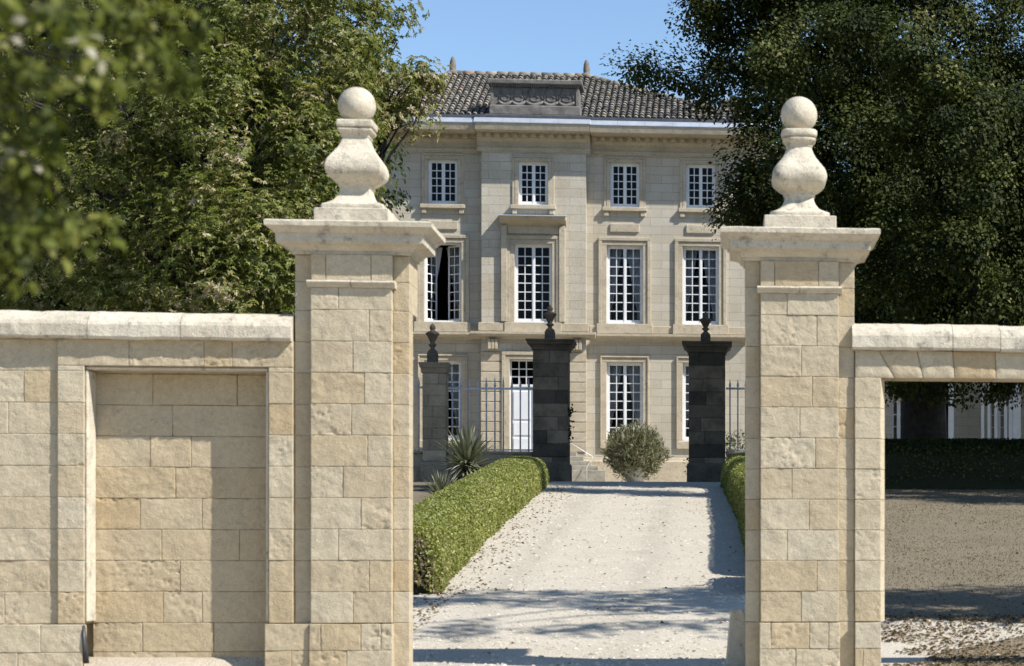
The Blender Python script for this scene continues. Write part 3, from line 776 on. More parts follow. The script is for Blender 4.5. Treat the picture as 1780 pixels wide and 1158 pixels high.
# door
mb = MB(); y = YB+.20
mb.box(hc-dw, hc+dw, y+.03, y+.08, dd[0], zc_(671))
for sx in (-1, 1):
    for (za, zb2) in ((.08,.5),(.58,1.05),(1.13,2.1)):
        mb.bbox(hc+sx*.40-.28, hc+sx*.40+.28, y+.005, y+.05, dd[0]+za, min(dd[0]+zb2, zc_(676)), .015)
mb.box(hc-.03, hc+.03, y+.0, y+.04, dd[0], zc_(672))
door = mb.build('door', M['door_paint'], house)
mb, gl = MB(), MB()
casement(mb, gl, hc-dw, hc+dw, zc_(671.5), dd[1], y, 6, 3, .05, .035)
fn = mb.build('fanlight', M['white_paint'], door); gl.build('fanlight_pane', M['glass'], door)
mb = MB()
for o0, o1, pr in ((0,.14,.05),(.142,.26,.09)):
    for q in (-1, 1): mb.bbox(hc+q*(dw+(o0+o1)/2)-(o1-o0)/2, hc+q*(dw+(o0+o1)/2)+(o1-o0)/2, YB-pr, YB+.02, dd[0], dd[1]+o0, .012, .6)
    mb.bbox(hc-dw-o1, hc+dw+o1, YB-pr-.002, YB+.02, dd[1]+o0+.001, dd[1]+o1, .012, .6)
mb.build('door_surround', M['house_trim'], door)
mb = MB()
for k in range(5):
    zt_ = dd[0]-.17*k-.01; mb.bbox(hc-1.5-.12*k, hc+1.5+.12*k+ .35*k*.4, YB-.6-.3*k, YB-.001 if k == 0 else YB-.6-.3*(k-1)-.001, zb, zt_, .015, .5)
mb.build('steps', M['step'], house)
mb = MB(); sx = X(1033, 75.6)
mb.tube([P(985, 766, 76.2), P(1032, 795, 75.6), P(1029, 800, 75.6)], .013, 6); mb.tube([P(1031, 795, 75.6), P(1020, 812, 75.6), (P(1020,812,75.6).x, 75.6, 3.7)], .013, 6)
mb.build('handrail', M['white_paint'], house)
# banded rustication on the ground floor of the bay, quoin strips, base plinth
zs0, zs1 = zc_(786), zc_(612)
for q in (-1, 1):
    mb = MB()
    a, b = (bx0+.0, bx0+.72) if q < 0 else (bx1-.72, bx1)
    nrow = 10
    for k in range(nrow):
        h = (zs1-zs0)/nrow; mb.bbox(a-.02, b+.02, YB-.045, YB+.02, zs0+k*h+.012, zs0+(k+1)*h-.012, .014, .3+.07*((k*5) % 9))
    mb.build('rustication', M['house_trim'], house)
mb = MB(); zp = zz(797)
run_profile(mb, bx1+.01, hx1+.06, [(YH+.01,zb),(YH-.12,zb),(YH-.12,zp-.12),(YH-.07,zp-.05),(YH-.06,zp),(YH+.01,zp+.02)], .5, .003, .5)
run_profile(mb, hx0-.06, bx0-.01, [(YH+.01,zb),(YH-.12,zb),(YH-.12,zp-.12),(YH-.07,zp-.05),(YH-.06,zp),(YH+.01,zp+.02)], .5, .003, .5)
run_profile(mb, bx0-.06, bx1+.06, [(YB+.01,zb),(YB-.12,zb),(YB-.12,zp-.12),(YB-.07,zp-.05),(YB-.06,zp),(YB+.01,zp+.02)], .5, .003, .5)
mb.build('base_plinth', M['house_trim'], house)
# string course, stepping forward at the bay
mb = MB(); zs = zz(581)
def string(x0, x1, y, pr=.34):
    run_profile(mb, x0, x1, [(y+.01,zs-.26),(y-.05,zs-.26),(y-.08,zs-.2),(y-pr*.8,zs-.17),(y-pr,zs-.10),(y-pr,zs-.02),(y-.02,zs+.015),(y+.01,zs+.015)], .6, .004, .4, 3)
string(bx1+.36, hx1+.1, YH); string(hx0-.1, bx0-.36, YH); string(bx0-.34, bx1+.34, YB)
mb.bbox(bx0-.10, bx1+.10, YB-.10, YB+.02, zs+.016, zc_(562), .012, .5)
for a, b in ((hx0-.02, bx0-.1), (bx1+.1, hx1+.02)): mb.bbox(a, b, YH-.05, YH+.02, zs+.016, zz(567), .012, .5)
for xx in (X(857, YB), X(1003, YB)):
    for j in range(3): mb.bbox(xx-.16+j*.115, xx-.16+j*.115+.10, YB-.22+.0, YB+.02, zs-.62, zs-.262, .02, .4)
mb.build('string_course', M['house_trim'], house)
# entablature
mb = MB(); gut = MB(); fl = MB()
def entab(x0, x1, y, yt, tag_):
    zt_ = zz(230)
    zA, zF, zD, zC2 = zz(270), zz(255), zz(248), zz(241)
    run_profile(mb, x0, x1, [(y+.01,zA-.03),(y-.03,zA-.03),(y-.03,zA+.05),(y-.06,zA+.07),(y-.06,zA+.12),(y-.02,zA+.14),(y-.02,zF),(y-.12,zF+.04),(y-.16,zD-.02),(y-.20,zD-.02),(y-.20,zC2),(yt+.05,zC2+.01),(yt+.03,zC2+.08),(yt,zt_-.03),(yt,zt_+.02),(y+.01,zt_+.02)], .45, .003, .5, 8)
    n_ = int((x1-x0)/.31)
    for k in range(n_+1):
        xx = x0+.1+(x1-x0-.2)*k/n_; mb.bbox(xx-.085, xx+.085, y-.34, y-.19, zD, zC2+.006, .01, .4)
    # zinc flashing sloping up to the gutter
    run_profile(fl, x0-.03, x1+.03, [(yt-.03,zt_+.021),(yt-.03,zt_+.05),(yt+.22,zt_+.235),(yt+.3,zt_+.235),(yt+.3,zt_+.021)], .5, 0, 3, joints=[x0+(k+1)*.93 for k in range(int((x1-x0)/.93)-1)])
    run_profile(gut, x0-.02, x1+.02, [(yt+.20,zt_+.236),(yt+.20,zt_+.33),(yt+.40,zt_+.335),(yt+.40,zt_+.236)], .5, 0, 3)
entab(hx0-.95, bx0-.17, YH, YH-1.05, 0); entab(bx1+.17, hx1+.95, YH, YH-1.05, 1); entab(bx0-.15, bx1+.15, YB, YB-.80, 2)
ck = mb.build('cornice', M['house_trim'], house); fl.build('flashing', M['zinc'], house); gut.build('gutter', M['gutter'], house)

# roof: real rows of canal tiles on the front slope
ez = zz(230)+.30; ey = YH-.62; ex0, ex1 = hx0-.45, hx1+.45
YR = YH + HD/2
rz = Z(133, 900, YR); rx_0, rx_1 = X(787, YR), X(1019.5, YR)
run = YR-ey; rise = rz-ez
def roof_pt(x, t): return (x, ey+run*t, ez+rise*t)
mb = MB(); pitch = .215; per = 8
ncol = int((ex1-ex0)/pitch); course = .36; slope_len = math.hypot(run, rise); nst = int(slope_len/course)
ny_, nz_ = -rise/slope_len, run/slope_len
for c in range(ncol):
    x0 = ex0+(ex1-ex0)*c/ncol; pw = (ex1-ex0)/ncol; xm = x0+pw/2
    tmax = 1.0
    if xm < rx_0: tmax = (xm-ex0)/(rx_0-ex0)
    elif xm > rx_1: tmax = (ex1-xm)/(ex1-rx_1)
    jit = random.uniform(-.1,.1)
    for k in range(nst+1):
        t0 = (k + (jit if k else 0))*course/slope_len; t1 = (k+1.14+jit)*course/slope_len
        if t0 > tmax: break
        t1 = min(t1, tmax+.01)
        V = []; dx = random.uniform(-.012,.012); dl_ = random.uniform(-.012,.012)
        for (t, r_, lift) in ((t0, pw*.40, .055+dl_), (t1, pw*.31, .02+dl_)):
            p = roof_pt(xm+dx, t)
            for q in range(per+1):
                a = math.pi*q/per
                o = r_*math.sin(a)*1.05+lift; V.append((p[0]-r_*math.cos(a), p[1]+ny_*o, p[2]+nz_*o))
        tn = min(1, max(0, random.gauss(.42,.22)))
        mb.add(V, [(q, q+1, per+2+q, per+1+q) for q in range(per)], tn, True)
        mb.add(V[:per+1] + [(V[0][0],V[0][1],V[0][2]-.02),(V[per][0],V[per][1],V[per][2]-.02)], [tuple(range(per,-1,-1))], tn*.3)
for tri in ([(ex0,ey,ez),(ex1,ey,ez),(rx_1,YR,rz),(rx_0,YR,rz)], [(ex1,ey,ez),(ex1,YH+HD+.45,ez),(rx_1,YR,rz)], [(ex0,YH+HD+.45,ez),(ex0,ey,ez),(rx_0,YR,rz)], [(ex1,YH+HD+.45,ez),(ex0,YH+HD+.45,ez),(rx_0,YR,rz),(rx_1,YR,rz)]):
    mb.add(tri, [tuple(range(len(tri)))], .05)
roof = mb.build('roof', M['tile'], house)
mb = MB()   # ridge and hip tiles
def ridge(p, q):
    p, q = Vector(p), Vector(q); n_ = int((q-p).length/.38)
    for k in range(n_):
        a = p.lerp(q, k/n_); b = p.lerp(q, (k+1.12)/n_)
        mb.tube([a+Vector((0,0,.03)), b+Vector((0,0,.05))], [.14,.115], 10, min(1,max(0,random.gauss(.55,.2))))
ridge((rx_0,YR,rz),(rx_1,YR,rz)); ridge((ex0,ey,ez),(rx_0,YR,rz)); ridge((ex1,ey,ez),(rx_1,YR,rz))
mb.build('ridge_tiles', M['tile'], roof)
for xx in (rx_0, rx_1):
    mb = MB(); lathe(mb, xx, YR, [(.22,rz),(.2,rz+.12),(.115,rz+.16),(.115,rz+.2),(.12,rz+.3),(.10,rz+.5),(.06,rz+.62),(.02,rz+.68)], 14)
    mb.build('finial', M['terracotta'], roof)
mb = MB(); q = P(1275, 200, 82)
mb.bbox(q.x-.45, q.x+.45, 81.5, 82.3, q.z-2, q.z+.35, .03, .6); mb.bbox(q.x-.52, q.x+.52, 81.43, 82.37, q.z+.351, q.z+.47, .03, .7)
mb.build('chimney', M['grey_stone'], roof)
# attic block with carved swags standing on the cornice
YA = YB - .42
za = lambda py: Z(py, 929, YA)
ax = lambda px: X(px, YA)
mb = MB()
mb.bbox(ax(841), ax(1019), YA-.06, YA+1.2, za(214.5), za(200), .03, .2)
mb.bbox(ax(850), ax(1009), YA+.02, YA+1.2, za(200)+.001, za(183), .03, .5)
mb.bbox(ax(852), ax(1006), YA+.14, YA+1.2, za(183)+.001, za(151), .01, .3)
mb.bbox(ax(852), ax(857), YA+.08, YA+.139, za(183)+.001, za(151), .01, .4); mb.bbox(ax(1001), ax(1006), YA+.08, YA+.139, za(183)+.001, za(151), .01, .4)
mb.bbox(ax(847), ax(1012), YA-.06, YA+1.2, za(147), za(138.5), .03, .35)
k0, k1 = ax(852), ax(1006)
for k in range(42):
    xx = k0+(k1-k0)*(k+.5)/42; mb.box(xx-.022, xx+.022, YA+.02, YA+.14, za(151)+.001, za(147)-.001, .3)
at = mb.build('attic_block', M['attic_stone'], house)
mb = MB()
cx0 = [ax(v) for v in (866, 889, 913, 944, 970, 998)]
for i in range(5):
    a, b = cx0[i], cx0[i+1]
    pts = [(a+(b-a)*u, YA+.12, za(175.5) - .13*math.sin(math.pi*u)) for u in np.linspace(0,1,9)]
    mb.tube(pts, [.035+.04*math.sin(math.pi*u) for u in np.linspace(0,1,9)], 8, .6)
    pts = [(a+(b-a)*u, YA+.13, za(176) + .52*math.sin(math.pi*u)**.7) for u in np.linspace(0.02,.98,12)]
    mb.tube(pts, .022, 6, .25)
    mb.tube([((a+b)/2+.14*math.cos(w), YA+.13, za(176)+.12+.10*math.sin(w)) for w in np.linspace(0,6,10)], .022, 6, .3)
mb.build('carving', M['attic_stone'], at)

# ------------------------------------------------------------------ inner gate: dark piers, fence
YI = 63.5
def urn(mb, cx, cy, z0, z1, wpx):
    h = z1-z0
    ring_solid(mb, cx-.14, cx+.14, cy-.14, cy+.14, [(0,z0-.01),(0,z0+h*.25),(-.02,z0+h*.27)], .4, 3, .004)
    lathe(mb, cx, cy, [(r*wpx, z0+h*t) for r, t in ((.72,.26),(.66,.31),(.34,.36),(.30,.40),(.55,.44),(.58,.47),(.32,.50),(.45,.56),(.62,.62),(.78,.68),(1.0,.72),(1.0,.755),(.72,.78),(.42,.81),(.30,.83),(.42,.86),(.46,.89),(.34,.94),(.14,.985),(.04,1.0))], 18, .5)
def dark_pier(pl, pr, ptop, pbase, cl, cr_, ucx, utop, mat, label, group, capmat=None):
    x0, x1 = X(pl, YI), X(pr, YI); pm = (pl+pr)/2
    zt_ = Z(ptop, pm, YI); z0 = float(gz(YI))-.05
    w = x1-x0; t = thing('courtyard_pier', ((x0+x1)/2, YI+w/2, float(gz(YI))), label, 'gate pier', group)
    mb = MB(); n_ = 10; hgt = zt_-.30-z0
    rows_ = [z0+hgt*k/n_ for k in range(n_+1)]
    BS[0] = int(pl)*7
    rnd = random.Random(int(pl))
    for k in range(n_):
        c = [x0]+([x0+w*rnd.uniform(.25,.75)] if k % 3 != 2 else [])+[x1]
        for i in range(len(c)-1):
            BS[0] += 1
            block(mb, c[i]+.003, c[i+1]-.003, rows_[k]+.003, rows_[k+1]-.003, YI+rnd.uniform(-.004,.004), YI+w, rnd.random(), .008, BS[0], .06, .014)
    mb.box(x0+.012, x1-.012, YI+.02, YI+w-.02, z0, zt_-.3, .2)
    mb.build('shaft', mat, t)
    mb = MB(); o = (X(cr_, YI)-X(cl, YI)-w)/2
    ring_solid(mb, x0, x1, YI, YI+w, [(0,zt_-.30),(.03,zt_-.29),(.03,zt_-.24),(o*.45,zt_-.17),(o*.8,zt_-.13),(o*.82,zt_-.06),(o,zt_-.05),(o,zt_-.01),(o*.9,zt_)], .3, 10, .008, 0, int(pl))
    cp = mb.build('cap', capmat or mat, t)
    mb = MB(); ring_solid(mb, x0, x1, YI, YI+w, [(.05,z0),(.05,z0+.55),(.0,z0+.60)], .4, 8, .006, 0, int(pl)+5); mb.build('base', mat, t)
    mb = MB(); urn(mb, X(ucx, YI+w/2), YI+w/2, zt_-.005, Z(utop, ucx, YI+w/2), .19); mb.build('urn', M['dark_stone'], cp)
    return t, x0, x1
tA = dark_pier(926, 987, 590, 835, 914, 998, 956, 530, M['dark_stone'], 'blackened pier with a dark stone urn, just left of the courtyard opening', 'dark piers of the courtyard gate')
tB = dark_pier(1197, 1261, 594, 838, 1187, 1274, 1226.5, 542, M['dark_stone'], 'blackened pier with a dark stone urn, right of the courtyard opening by the tree', 'dark piers of the courtyard gate')
tC = dark_pier(734, 775, 630, 830, 728, 781, 752, 562, M['grey_stone'], 'slimmer grey stone pier with an urn, standing in the railings left of the courtyard', 'dark piers of the courtyard gate')
def fence(x0, x1, label, py_top, py_rail, py_bot, pref):
    zt_, zr, zb_ = Z(py_top, pref, YI), Z(py_rail, pref, YI), Z(py_bot, pref, YI)
    yy = YI+.35; g = float(gz(yy))
    wl_ = thing('dwarf_wall', ((x0+x1)/2, yy, g), 'low dark stone wall carrying the ' + label[1], 'wall')
    mb = MB(); BS[0] += 31
    ashlar(mb, x0, x1, [g-.05, g+.38, zb_-.08], yy-.18, yy+.18, .6, 1.2); mb.bbox(x0, x1, yy-.22, yy+.22, zb_-.079, zb_, .015, .4)
    mb.build('masonry', M['grey_stone'], wl_)
    t = thing('iron_railing', ((x0+x1)/2, yy, zb_), label[0], 'railing', 'grey iron railings of the courtyard')
    mb = MB(); mb.box(x0, x1, yy-.02, yy+.02, zr-.06, zr); mb.build('top_rail', M['iron'], t)
    mb = MB(); mb.box(x0, x1, yy-.02, yy+.02, zb_+.03, zb_+.07); mb.build('bottom_rail', M['iron'], t)
    n_ = max(2, int(round((x1-x0)/.225)))
    for k in range(n_):
        xx = x0+(x1-x0)*(k+.5)/n_; mb = MB()
        mb.tube([(xx,yy,zb_+.001),(xx,yy,zr+.02)], .024, 6)
        mb.tube([(xx,yy,zr+.02),(xx,yy,zr+.05),(xx,yy,zr+.10),(xx,yy,zt_)], [.024,.040,.030,.003], 6)
        mb.build('picket', M['iron'], t)
fence(tC[2]+.02, tA[1]-.02, ('grey spiked iron railing between the slim grey pier and the black pier', 'railing between the slim pier and the black pier'), 653, 672, 784, 850)
fence(X(640, YI), tC[1]-.02, ('grey spiked iron railing running left from the slim grey pier behind the gate', 'railing left of the slim grey pier'), 653, 671, 784, 850)
fence(tB[2]+.02, X(1480, YI), ('dark spiked iron railing to the right of the right-hand black pier', 'railing right of the right-hand black pier'), 657, 672, 784, 1270)

# low wing of outbuildings seen under the trees on the right
YO = 74.0; ob = thing('outbuilding', (X(1680, YO), YO+3, float(gz(YO))), 'low cream wing with a glazed door and white posts beneath the right-hand trees', 'building')
g = float(gz(YO)); ox0, ox1 = X(1500, YO), X(1960, YO); oz = g+3.6
mb = MB(); wd = (X(1551, YO), X(1574, YO), g+.2, g+2.75)
wd2 = (X(1722, YO), X(1752, YO), g+.2, g+2.75)
walled(mb, ox0, ox1, g-.2, oz, [wd, wd2], YO); mb.box(ox0, ox1, YO+5.9, YO+6, g-.2, oz); mb.box(ox0, ox0+.1, YO+.27, YO+5.9, g-.2, oz)
mb.build('wall', M['house_wall'], ob)
for q in (wd, wd2):
    mb, gl = MB(), MB(); casement(mb, gl, q[0], (q[0]+q[1])/2, q[2], q[3], YO+.12, 1, 6); casement(mb, gl, (q[0]+q[1])/2+.002, q[1], q[2], q[3], YO+.12, 1, 6)
    w_ = mb.build('window', M['white_paint'], ob); gl.build('pane', M['glass'], w_)
mb = MB(); mb.add([(ox0-.4,YO-.5,oz-.05),(ox1,YO-.5,oz-.05),(ox1,YO+3,oz+1.3),(ox0-.4,YO+3,oz+1.3),(ox0-.4,YO+6.4,oz-.05),(ox1,YO+6.4,oz-.05)], [(0,1,2,3),(3,2,5,4)], .4)
mb.build('roof', M['tile'], ob)
for px, w_ in ((1641,.14),(1650,.14),(1708,.05),(1719,.05),(1731,.05),(1748,.05),(1757,.07),(1767,.13)):
    xx = X(px, YO-1.2); mb = MB(); gg = float(gz(YO-1.2)); mb.bbox(xx-w_, xx+w_, YO-1.2-w_, YO-1.2+w_, gg, oz-.3, .02); mb.build('post', M['white_paint'], ob)
mb = MB(); mb.box(X(1632, YO-1.2), X(1790, YO-1.2), YO-1.35, YO-1.05, oz-.299, oz-.12); mb.build('beam', M['white_paint'], ob)

# ------------------------------------------------------------------ vegetation
def unit(v): return v/np.maximum(np.linalg.norm(v, axis=-1, keepdims=True), 1e-9)
def leaf_quads(c, axis, L, Wd, rng, flat=None, curl=.15):
    n = len(c); r = rng.normal(size=(n,3)) if flat is None else flat + .5*rng.normal(size=(n,3))
    a = unit(axis); w = unit(np.cross(a, r)); nn = np.cross(w, a)
    L = np.asarray(L).reshape(-1,1); Wd = np.asarray(Wd).reshape(-1,1)
    cv = curl*L*nn
    return np.stack([c, c+a*L*.48+w*Wd*.5+cv, c+a*L-cv*.4, c+a*L*.48-w*Wd*.5+cv], 1)
def lobes_points(lobes, per_m2, cr, nleaf, rng, shell=.55):
    """clump centres through the volume of each lobe, then leaf anchors inside each clump"""
    C = []; O = []
    for (ctr, rad) in lobes:
        ctr = np.array(ctr); rad = np.array(rad, float)
        area = 4*math.pi*((rad[0]*rad[1])**1.6/3+(rad[0]*rad[2])**1.6/3+(rad[1]*rad[2])**1.6/3)**(1/1.6)
        n = max(4, int(area*per_m2))
        d = unit(rng.normal(size=(n,3))); t = shell+(1-shell)*rng.random((n,1))**.6
        C.append(ctr+d*rad*t); O.append(d)
    C = np.concatenate(C); O = np.concatenate(O)
    n = len(C); k = nleaf
    crr = cr*(.55+.9*rng.random((n,1,1)))
    off = unit(rng.normal(size=(n,k,3)))*(rng.random((n,k,1))**.45)*crr*np.array([1,1,.75])
    pts = (C[:,None]+off).reshape(-1,3); out = unit(off+O[:,None]*crr*.6).reshape(-1,3)
    cl = np.repeat(rng.normal(size=n), k)
    return C, pts, out, cl
def crown_rosettes(name, lobes, parent, mat, per_m2, cr, nros, L, rng, yellow=0.0, shell=.5):
    C, p, o, cl = lobes_points(lobes, per_m2, cr, nros, rng, shell)
    n = len(p); k = 6
    m = unit(o + np.array([0,0,.7]) + .35*rng.normal(size=(n,3)))
    r = rng.normal(size=(n,3)); u = unit(np.cross(m, r)); v = np.cross(m, u)
    ang = (np.arange(k)/k*1.75*math.pi)[None,:] + rng.random((n,1))*6.28
    ax = u[:,None]*np.cos(ang)[...,None]+v[:,None]*np.sin(ang)[...,None] + m[:,None]*.25 + np.array([0,0,-.75])*(.4+.6*rng.random((n,1,1)))
    c = np.repeat(p, k, 0); ax = ax.reshape(-1,3); q = len(c)
    LL = L*(.6+.6*rng.random(q)); V = leaf_quads(c, ax, LL, LL*.36, rng, np.repeat(m,k,0), .12)
    tone = np.clip(.42 + .16*np.repeat(cl,k) + .17*np.repeat(rng.normal(size=n),k) + .12*rng.normal(size=q) + yellow, 0, 1)
    return quads(name, V, tone, mat, parent), C
def crown_leaves(name, lobes, parent, mat, per_m2, cr, nleaf, L, rng, wid=.62, shell=.5, bias=0):
    C, p, o, cl = lobes_points(lobes, per_m2, cr, nleaf, rng, shell)
    n = len(p); fl_ = unit(o+np.array([.55,-.25,.7])); ax = unit(o*.5+rng.normal(size=(n,3))*.8+np.array([0,0,-.3]))
    ax = unit(ax - .75*(ax*fl_).sum(1, keepdims=True)*fl_)
    LL = L*(.6+.7*rng.random(n)); V = leaf_quads(p, ax, LL, LL*wid, rng, fl_*1.4, .14)
    tone = np.clip(.42+bias+.17*cl+.16*rng.normal(size=n), 0, 1)
    return quads(name, V, tone, mat, parent), C
def limbs(mb, base, top, rad, targets, rng, r0=.12):
    base, top = Vector(base), Vector(top)
    pts = [base.lerp(top, t)+Vector((.15*math.sin(t*5), .1*math.cos(t*4), 0))*(t) for t in np.linspace(0,1,8)]
    mb.tube([base-Vector((0,0,.3))]+pts, [rad*1.5]+[rad*(1.25-.75*t) for t in np.linspace(0,1,8)], 12)
    for q in targets:
        q = Vector(q); s = base.lerp(top, rng.uniform(.35,.95)); d = (q-s)
        p2 = [s+d*t+Vector((0,0,.10*d.length*math.sin(t*math.pi)))+Vector(rng.normal(size=3)*.06*d.length*t*(1-t)*2) for t in np.linspace(0,1,7)]
        mb.tube(p2, [r0*(1.1-t) for t in np.linspace(0,1,7)], 6)
def lobe(px, py, Y, rx, ry, rz): p = P(px, py, Y); return ((p.x,p.y,p.z),(rx,ry,rz))
def tree(name, loc, label, top, rad, lobes, kind, mat, per, cr, nl, L, seed, group=None, twigs=40, **kw):
    rng = np.random.default_rng(seed)
    t = thing(name, loc, label, 'tree', group)
    fn_ = crown_rosettes if kind == 'ros' else crown_leaves
    o, C = fn_('crown', lobes, t, mat, per, cr, nl, L, rng, **kw)
    mb = MB(); tg = [l[0] for l in lobes if kind == 'ros' or rad < .5 or l[0][1] > top[1]-3.2] + [tuple(np.array(C[i])*.7+.3*np.array(lobes[int(np.argmin([np.linalg.norm(np.array(l[0])-C[i]) for l in lobes]))][0])) for i in rng.choice(len(C), min(twigs, len(C)), replace=False)]
    limbs(mb, loc, top, rad, tg, rng, .022 if rad < .25 else (.07 if rad < .4 else .055))
    mb.build('trunk', M['bark'], t); return t

# chestnut on the left behind the wall
YT = 40.0
L1 = [lobe(470,60,40,2.3,2,1.6), lobe(330,200,39,2.0,1.8,1.7), lobe(470,290,38.5,1.7,1.6,1.6), lobe(400,440,38.2,1.9,1.6,1.5), lobe(250,380,39.5,1.9,1.8,1.7),
      lobe(550,170,40,1.1,1.2,1.0), lobe(520,420,39,1.0,1.2,1.3), lobe(600,30,41,.95,1,.62), lobe(660,15,41,.52,.6,.35), lobe(560,300,40,.75,1,.8),
      lobe(480,540,39,1.3,1.3,.9), lobe(300,540,39,1.6,1.4,1.0), lobe(200,120,43.2,2.2,2,2.0), lobe(60,300,43.2,2.0,2,2.2), lobe(80,60,44.2,2.0,2,2), lobe(100,500,43.2,2,1.8,1.3), lobe(330,-60,40,2.6,2.2,1.6), lobe(-150,200,41,2.2,2,2.4)]
tree('chestnut_tree', (X(330,41), 41.6, float(gz(41.6))), 'big chestnut with browning green leaves left of the gate, overhanging the wall', (X(350,41), 41.4, 8.5), .45, L1, 'ros', M['chestnut'], 1.9, .46, 44, .092, 11, yellow=.02, shell=.66, twigs=90)
L2 = [lobe(690,150,47,.72,.8,.55), lobe(640,130,47,.6,.8,.5), lobe(730,130,47,.45,.5,.30), lobe(650,205,47,.7,.8,.45), lobe(600,120,46.5,.7,.8,.7), lobe(700,195,47,.5,.6,.35), lobe(610,210,46,.6,.8,.6), lobe(585,290,46,.5,.8,.6)]
tree('chestnut_tree', (X(560,47), 47.5, float(gz(47.5))), 'paler yellowing chestnut whose branch hides the left end of the house roof', (X(560,47), 47.5, 9.6), .3, L2, 'ros', M['chestnut'], 2.6, .38, 34, .10, 12, yellow=.20, twigs=60)
# big dark tree on the right
YT = 59.5
L3 = [lobe(1480,50,52.9,1.10,.9,0.75),lobe(1580,90,52.4,0.95,.9,0.70),lobe(1650,170,51.9,1.00,.9,0.80),lobe(1700,230,51.6,0.80,.9,0.90),lobe(1735,340,51.4,0.90,.9,0.80),lobe(1600,395,52.0,1.00,.9,0.70),lobe(1690,440,51.4,1.10,.9,0.70),lobe(1760,500,51.2,0.90,.9,0.70),lobe(1400,130,53.4,1.00,.9,0.70),lobe(1320,100,53.9,0.80,.9,0.60),lobe(1545,250,52.4,1.00,.9,0.60),lobe(1560,515,51.9,0.90,.9,0.50),lobe(1400,330,53.9,0.80,.9,0.80), lobe(2020,250,52,2.2,2.2,1.8), lobe(2120,480,51,2.2,2.0,1.6), lobe(2250,380,50,2.4,2,2),
      lobe(1600,120,59,3.4,2.6,2.6), lobe(1420,60,58.5,2.4,2.4,1.9), lobe(1300,30,59,1.5,1.8,1.1), lobe(1230,15,59,.8,1.2,.6), lobe(1250,140,59.5,.95,1.3,.62), lobe(1170,130,60,.62,.8,.36), lobe(1115,125,60,.30,.5,.25), lobe(1340,170,59,1.2,1.5,.9),
      lobe(1360,280,58.5,1.25,1.8,1.2), lobe(1330,350,58.5,1.05,1.6,1.0), lobe(1300,375,58.5,.62,1,.6), lobe(1500,290,57.5,2.3,2.2,1.9), lobe(1640,330,57,2.6,2.2,2.0), lobe(1750,200,57.5,2.4,2.2,2.3), lobe(1560,450,57,2.0,2,1.6),
      lobe(1700,470,56.5,2.2,2,1.6), lobe(1830,400,57.5,2.3,2.2,2.3), lobe(1500,560,58,1.3,1.5,.9), lobe(1640,590,57.5,1.9,1.7,.9), lobe(1800,600,57.5,1.8,1.8,.95), lobe(1500,-60,59,3,2.6,2.2), lobe(1800,0,59,3,2.6,2.4),
      lobe(2020,180,57,2.8,2.5,2.5), lobe(2080,420,56,2.8,2.5,2.3), lobe(2000,620,55.5,2.4,2.3,1.5), lobe(2200,300,57,3,2.6,2.6), lobe(1690,665,58,1.2,1.2,.45), lobe(1560,660,58,.7,1,.35)]
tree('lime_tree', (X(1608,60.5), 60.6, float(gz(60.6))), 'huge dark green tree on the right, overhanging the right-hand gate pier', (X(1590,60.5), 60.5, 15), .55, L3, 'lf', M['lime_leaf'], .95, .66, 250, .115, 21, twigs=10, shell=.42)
# distant trees closing the view, plus one unseen tree added for shade
rngb = np.random.default_rng(5)
def bg_tree(px, Y, hgt, r, label, seed, mat='evergreen', n=7):
    x = X(px, Y); g = float(gz(Y)); rg = np.random.default_rng(seed); lb = []
    for k in range(n):
        a = rg.random()*6.28; q = rg.random(); zc2 = g+hgt*(.22+.66*k/(n-1)); rr_ = r*(.45+.3*math.sin(math.pi*k/(n-1)))
        lb.append(((x+math.cos(a)*r*.45, Y+math.sin(a)*r*.45, zc2), (rr_*1.1, rr_*1.1, rr_*.9)))
    return tree('background_tree', (x, Y, g), label, (x, Y, g+hgt*.8), .35, lb, 'lf', M[mat], .9, .75, 110, .19, seed, 'background trees closing the view', 14, shell=.4)
bg_tree(40, 62, 15, 5.0, 'dark background tree at the far left edge behind the chestnut', 31)
bg_tree(300, 66, 16, 5.0, 'dark background tree behind the middle of the left chestnut', 32)
bg_tree(430, 70, 11, 3.2, 'dark background tree hidden beside the left end of the house', 33)
bg_tree(1560, 88, 17, 5.5, 'dark background tree behind the low cream wing, nearest the house', 34)
bg_tree(2180, 70, 14, 5.0, 'unseen dark tree added beyond the right edge of the lawn to shade the low wing', 36)  # out of view, added so that its crown shades the low wing
bg_tree(1800, 86, 17, 6.0, 'dark background tree behind the low cream wing at the right edge', 35)
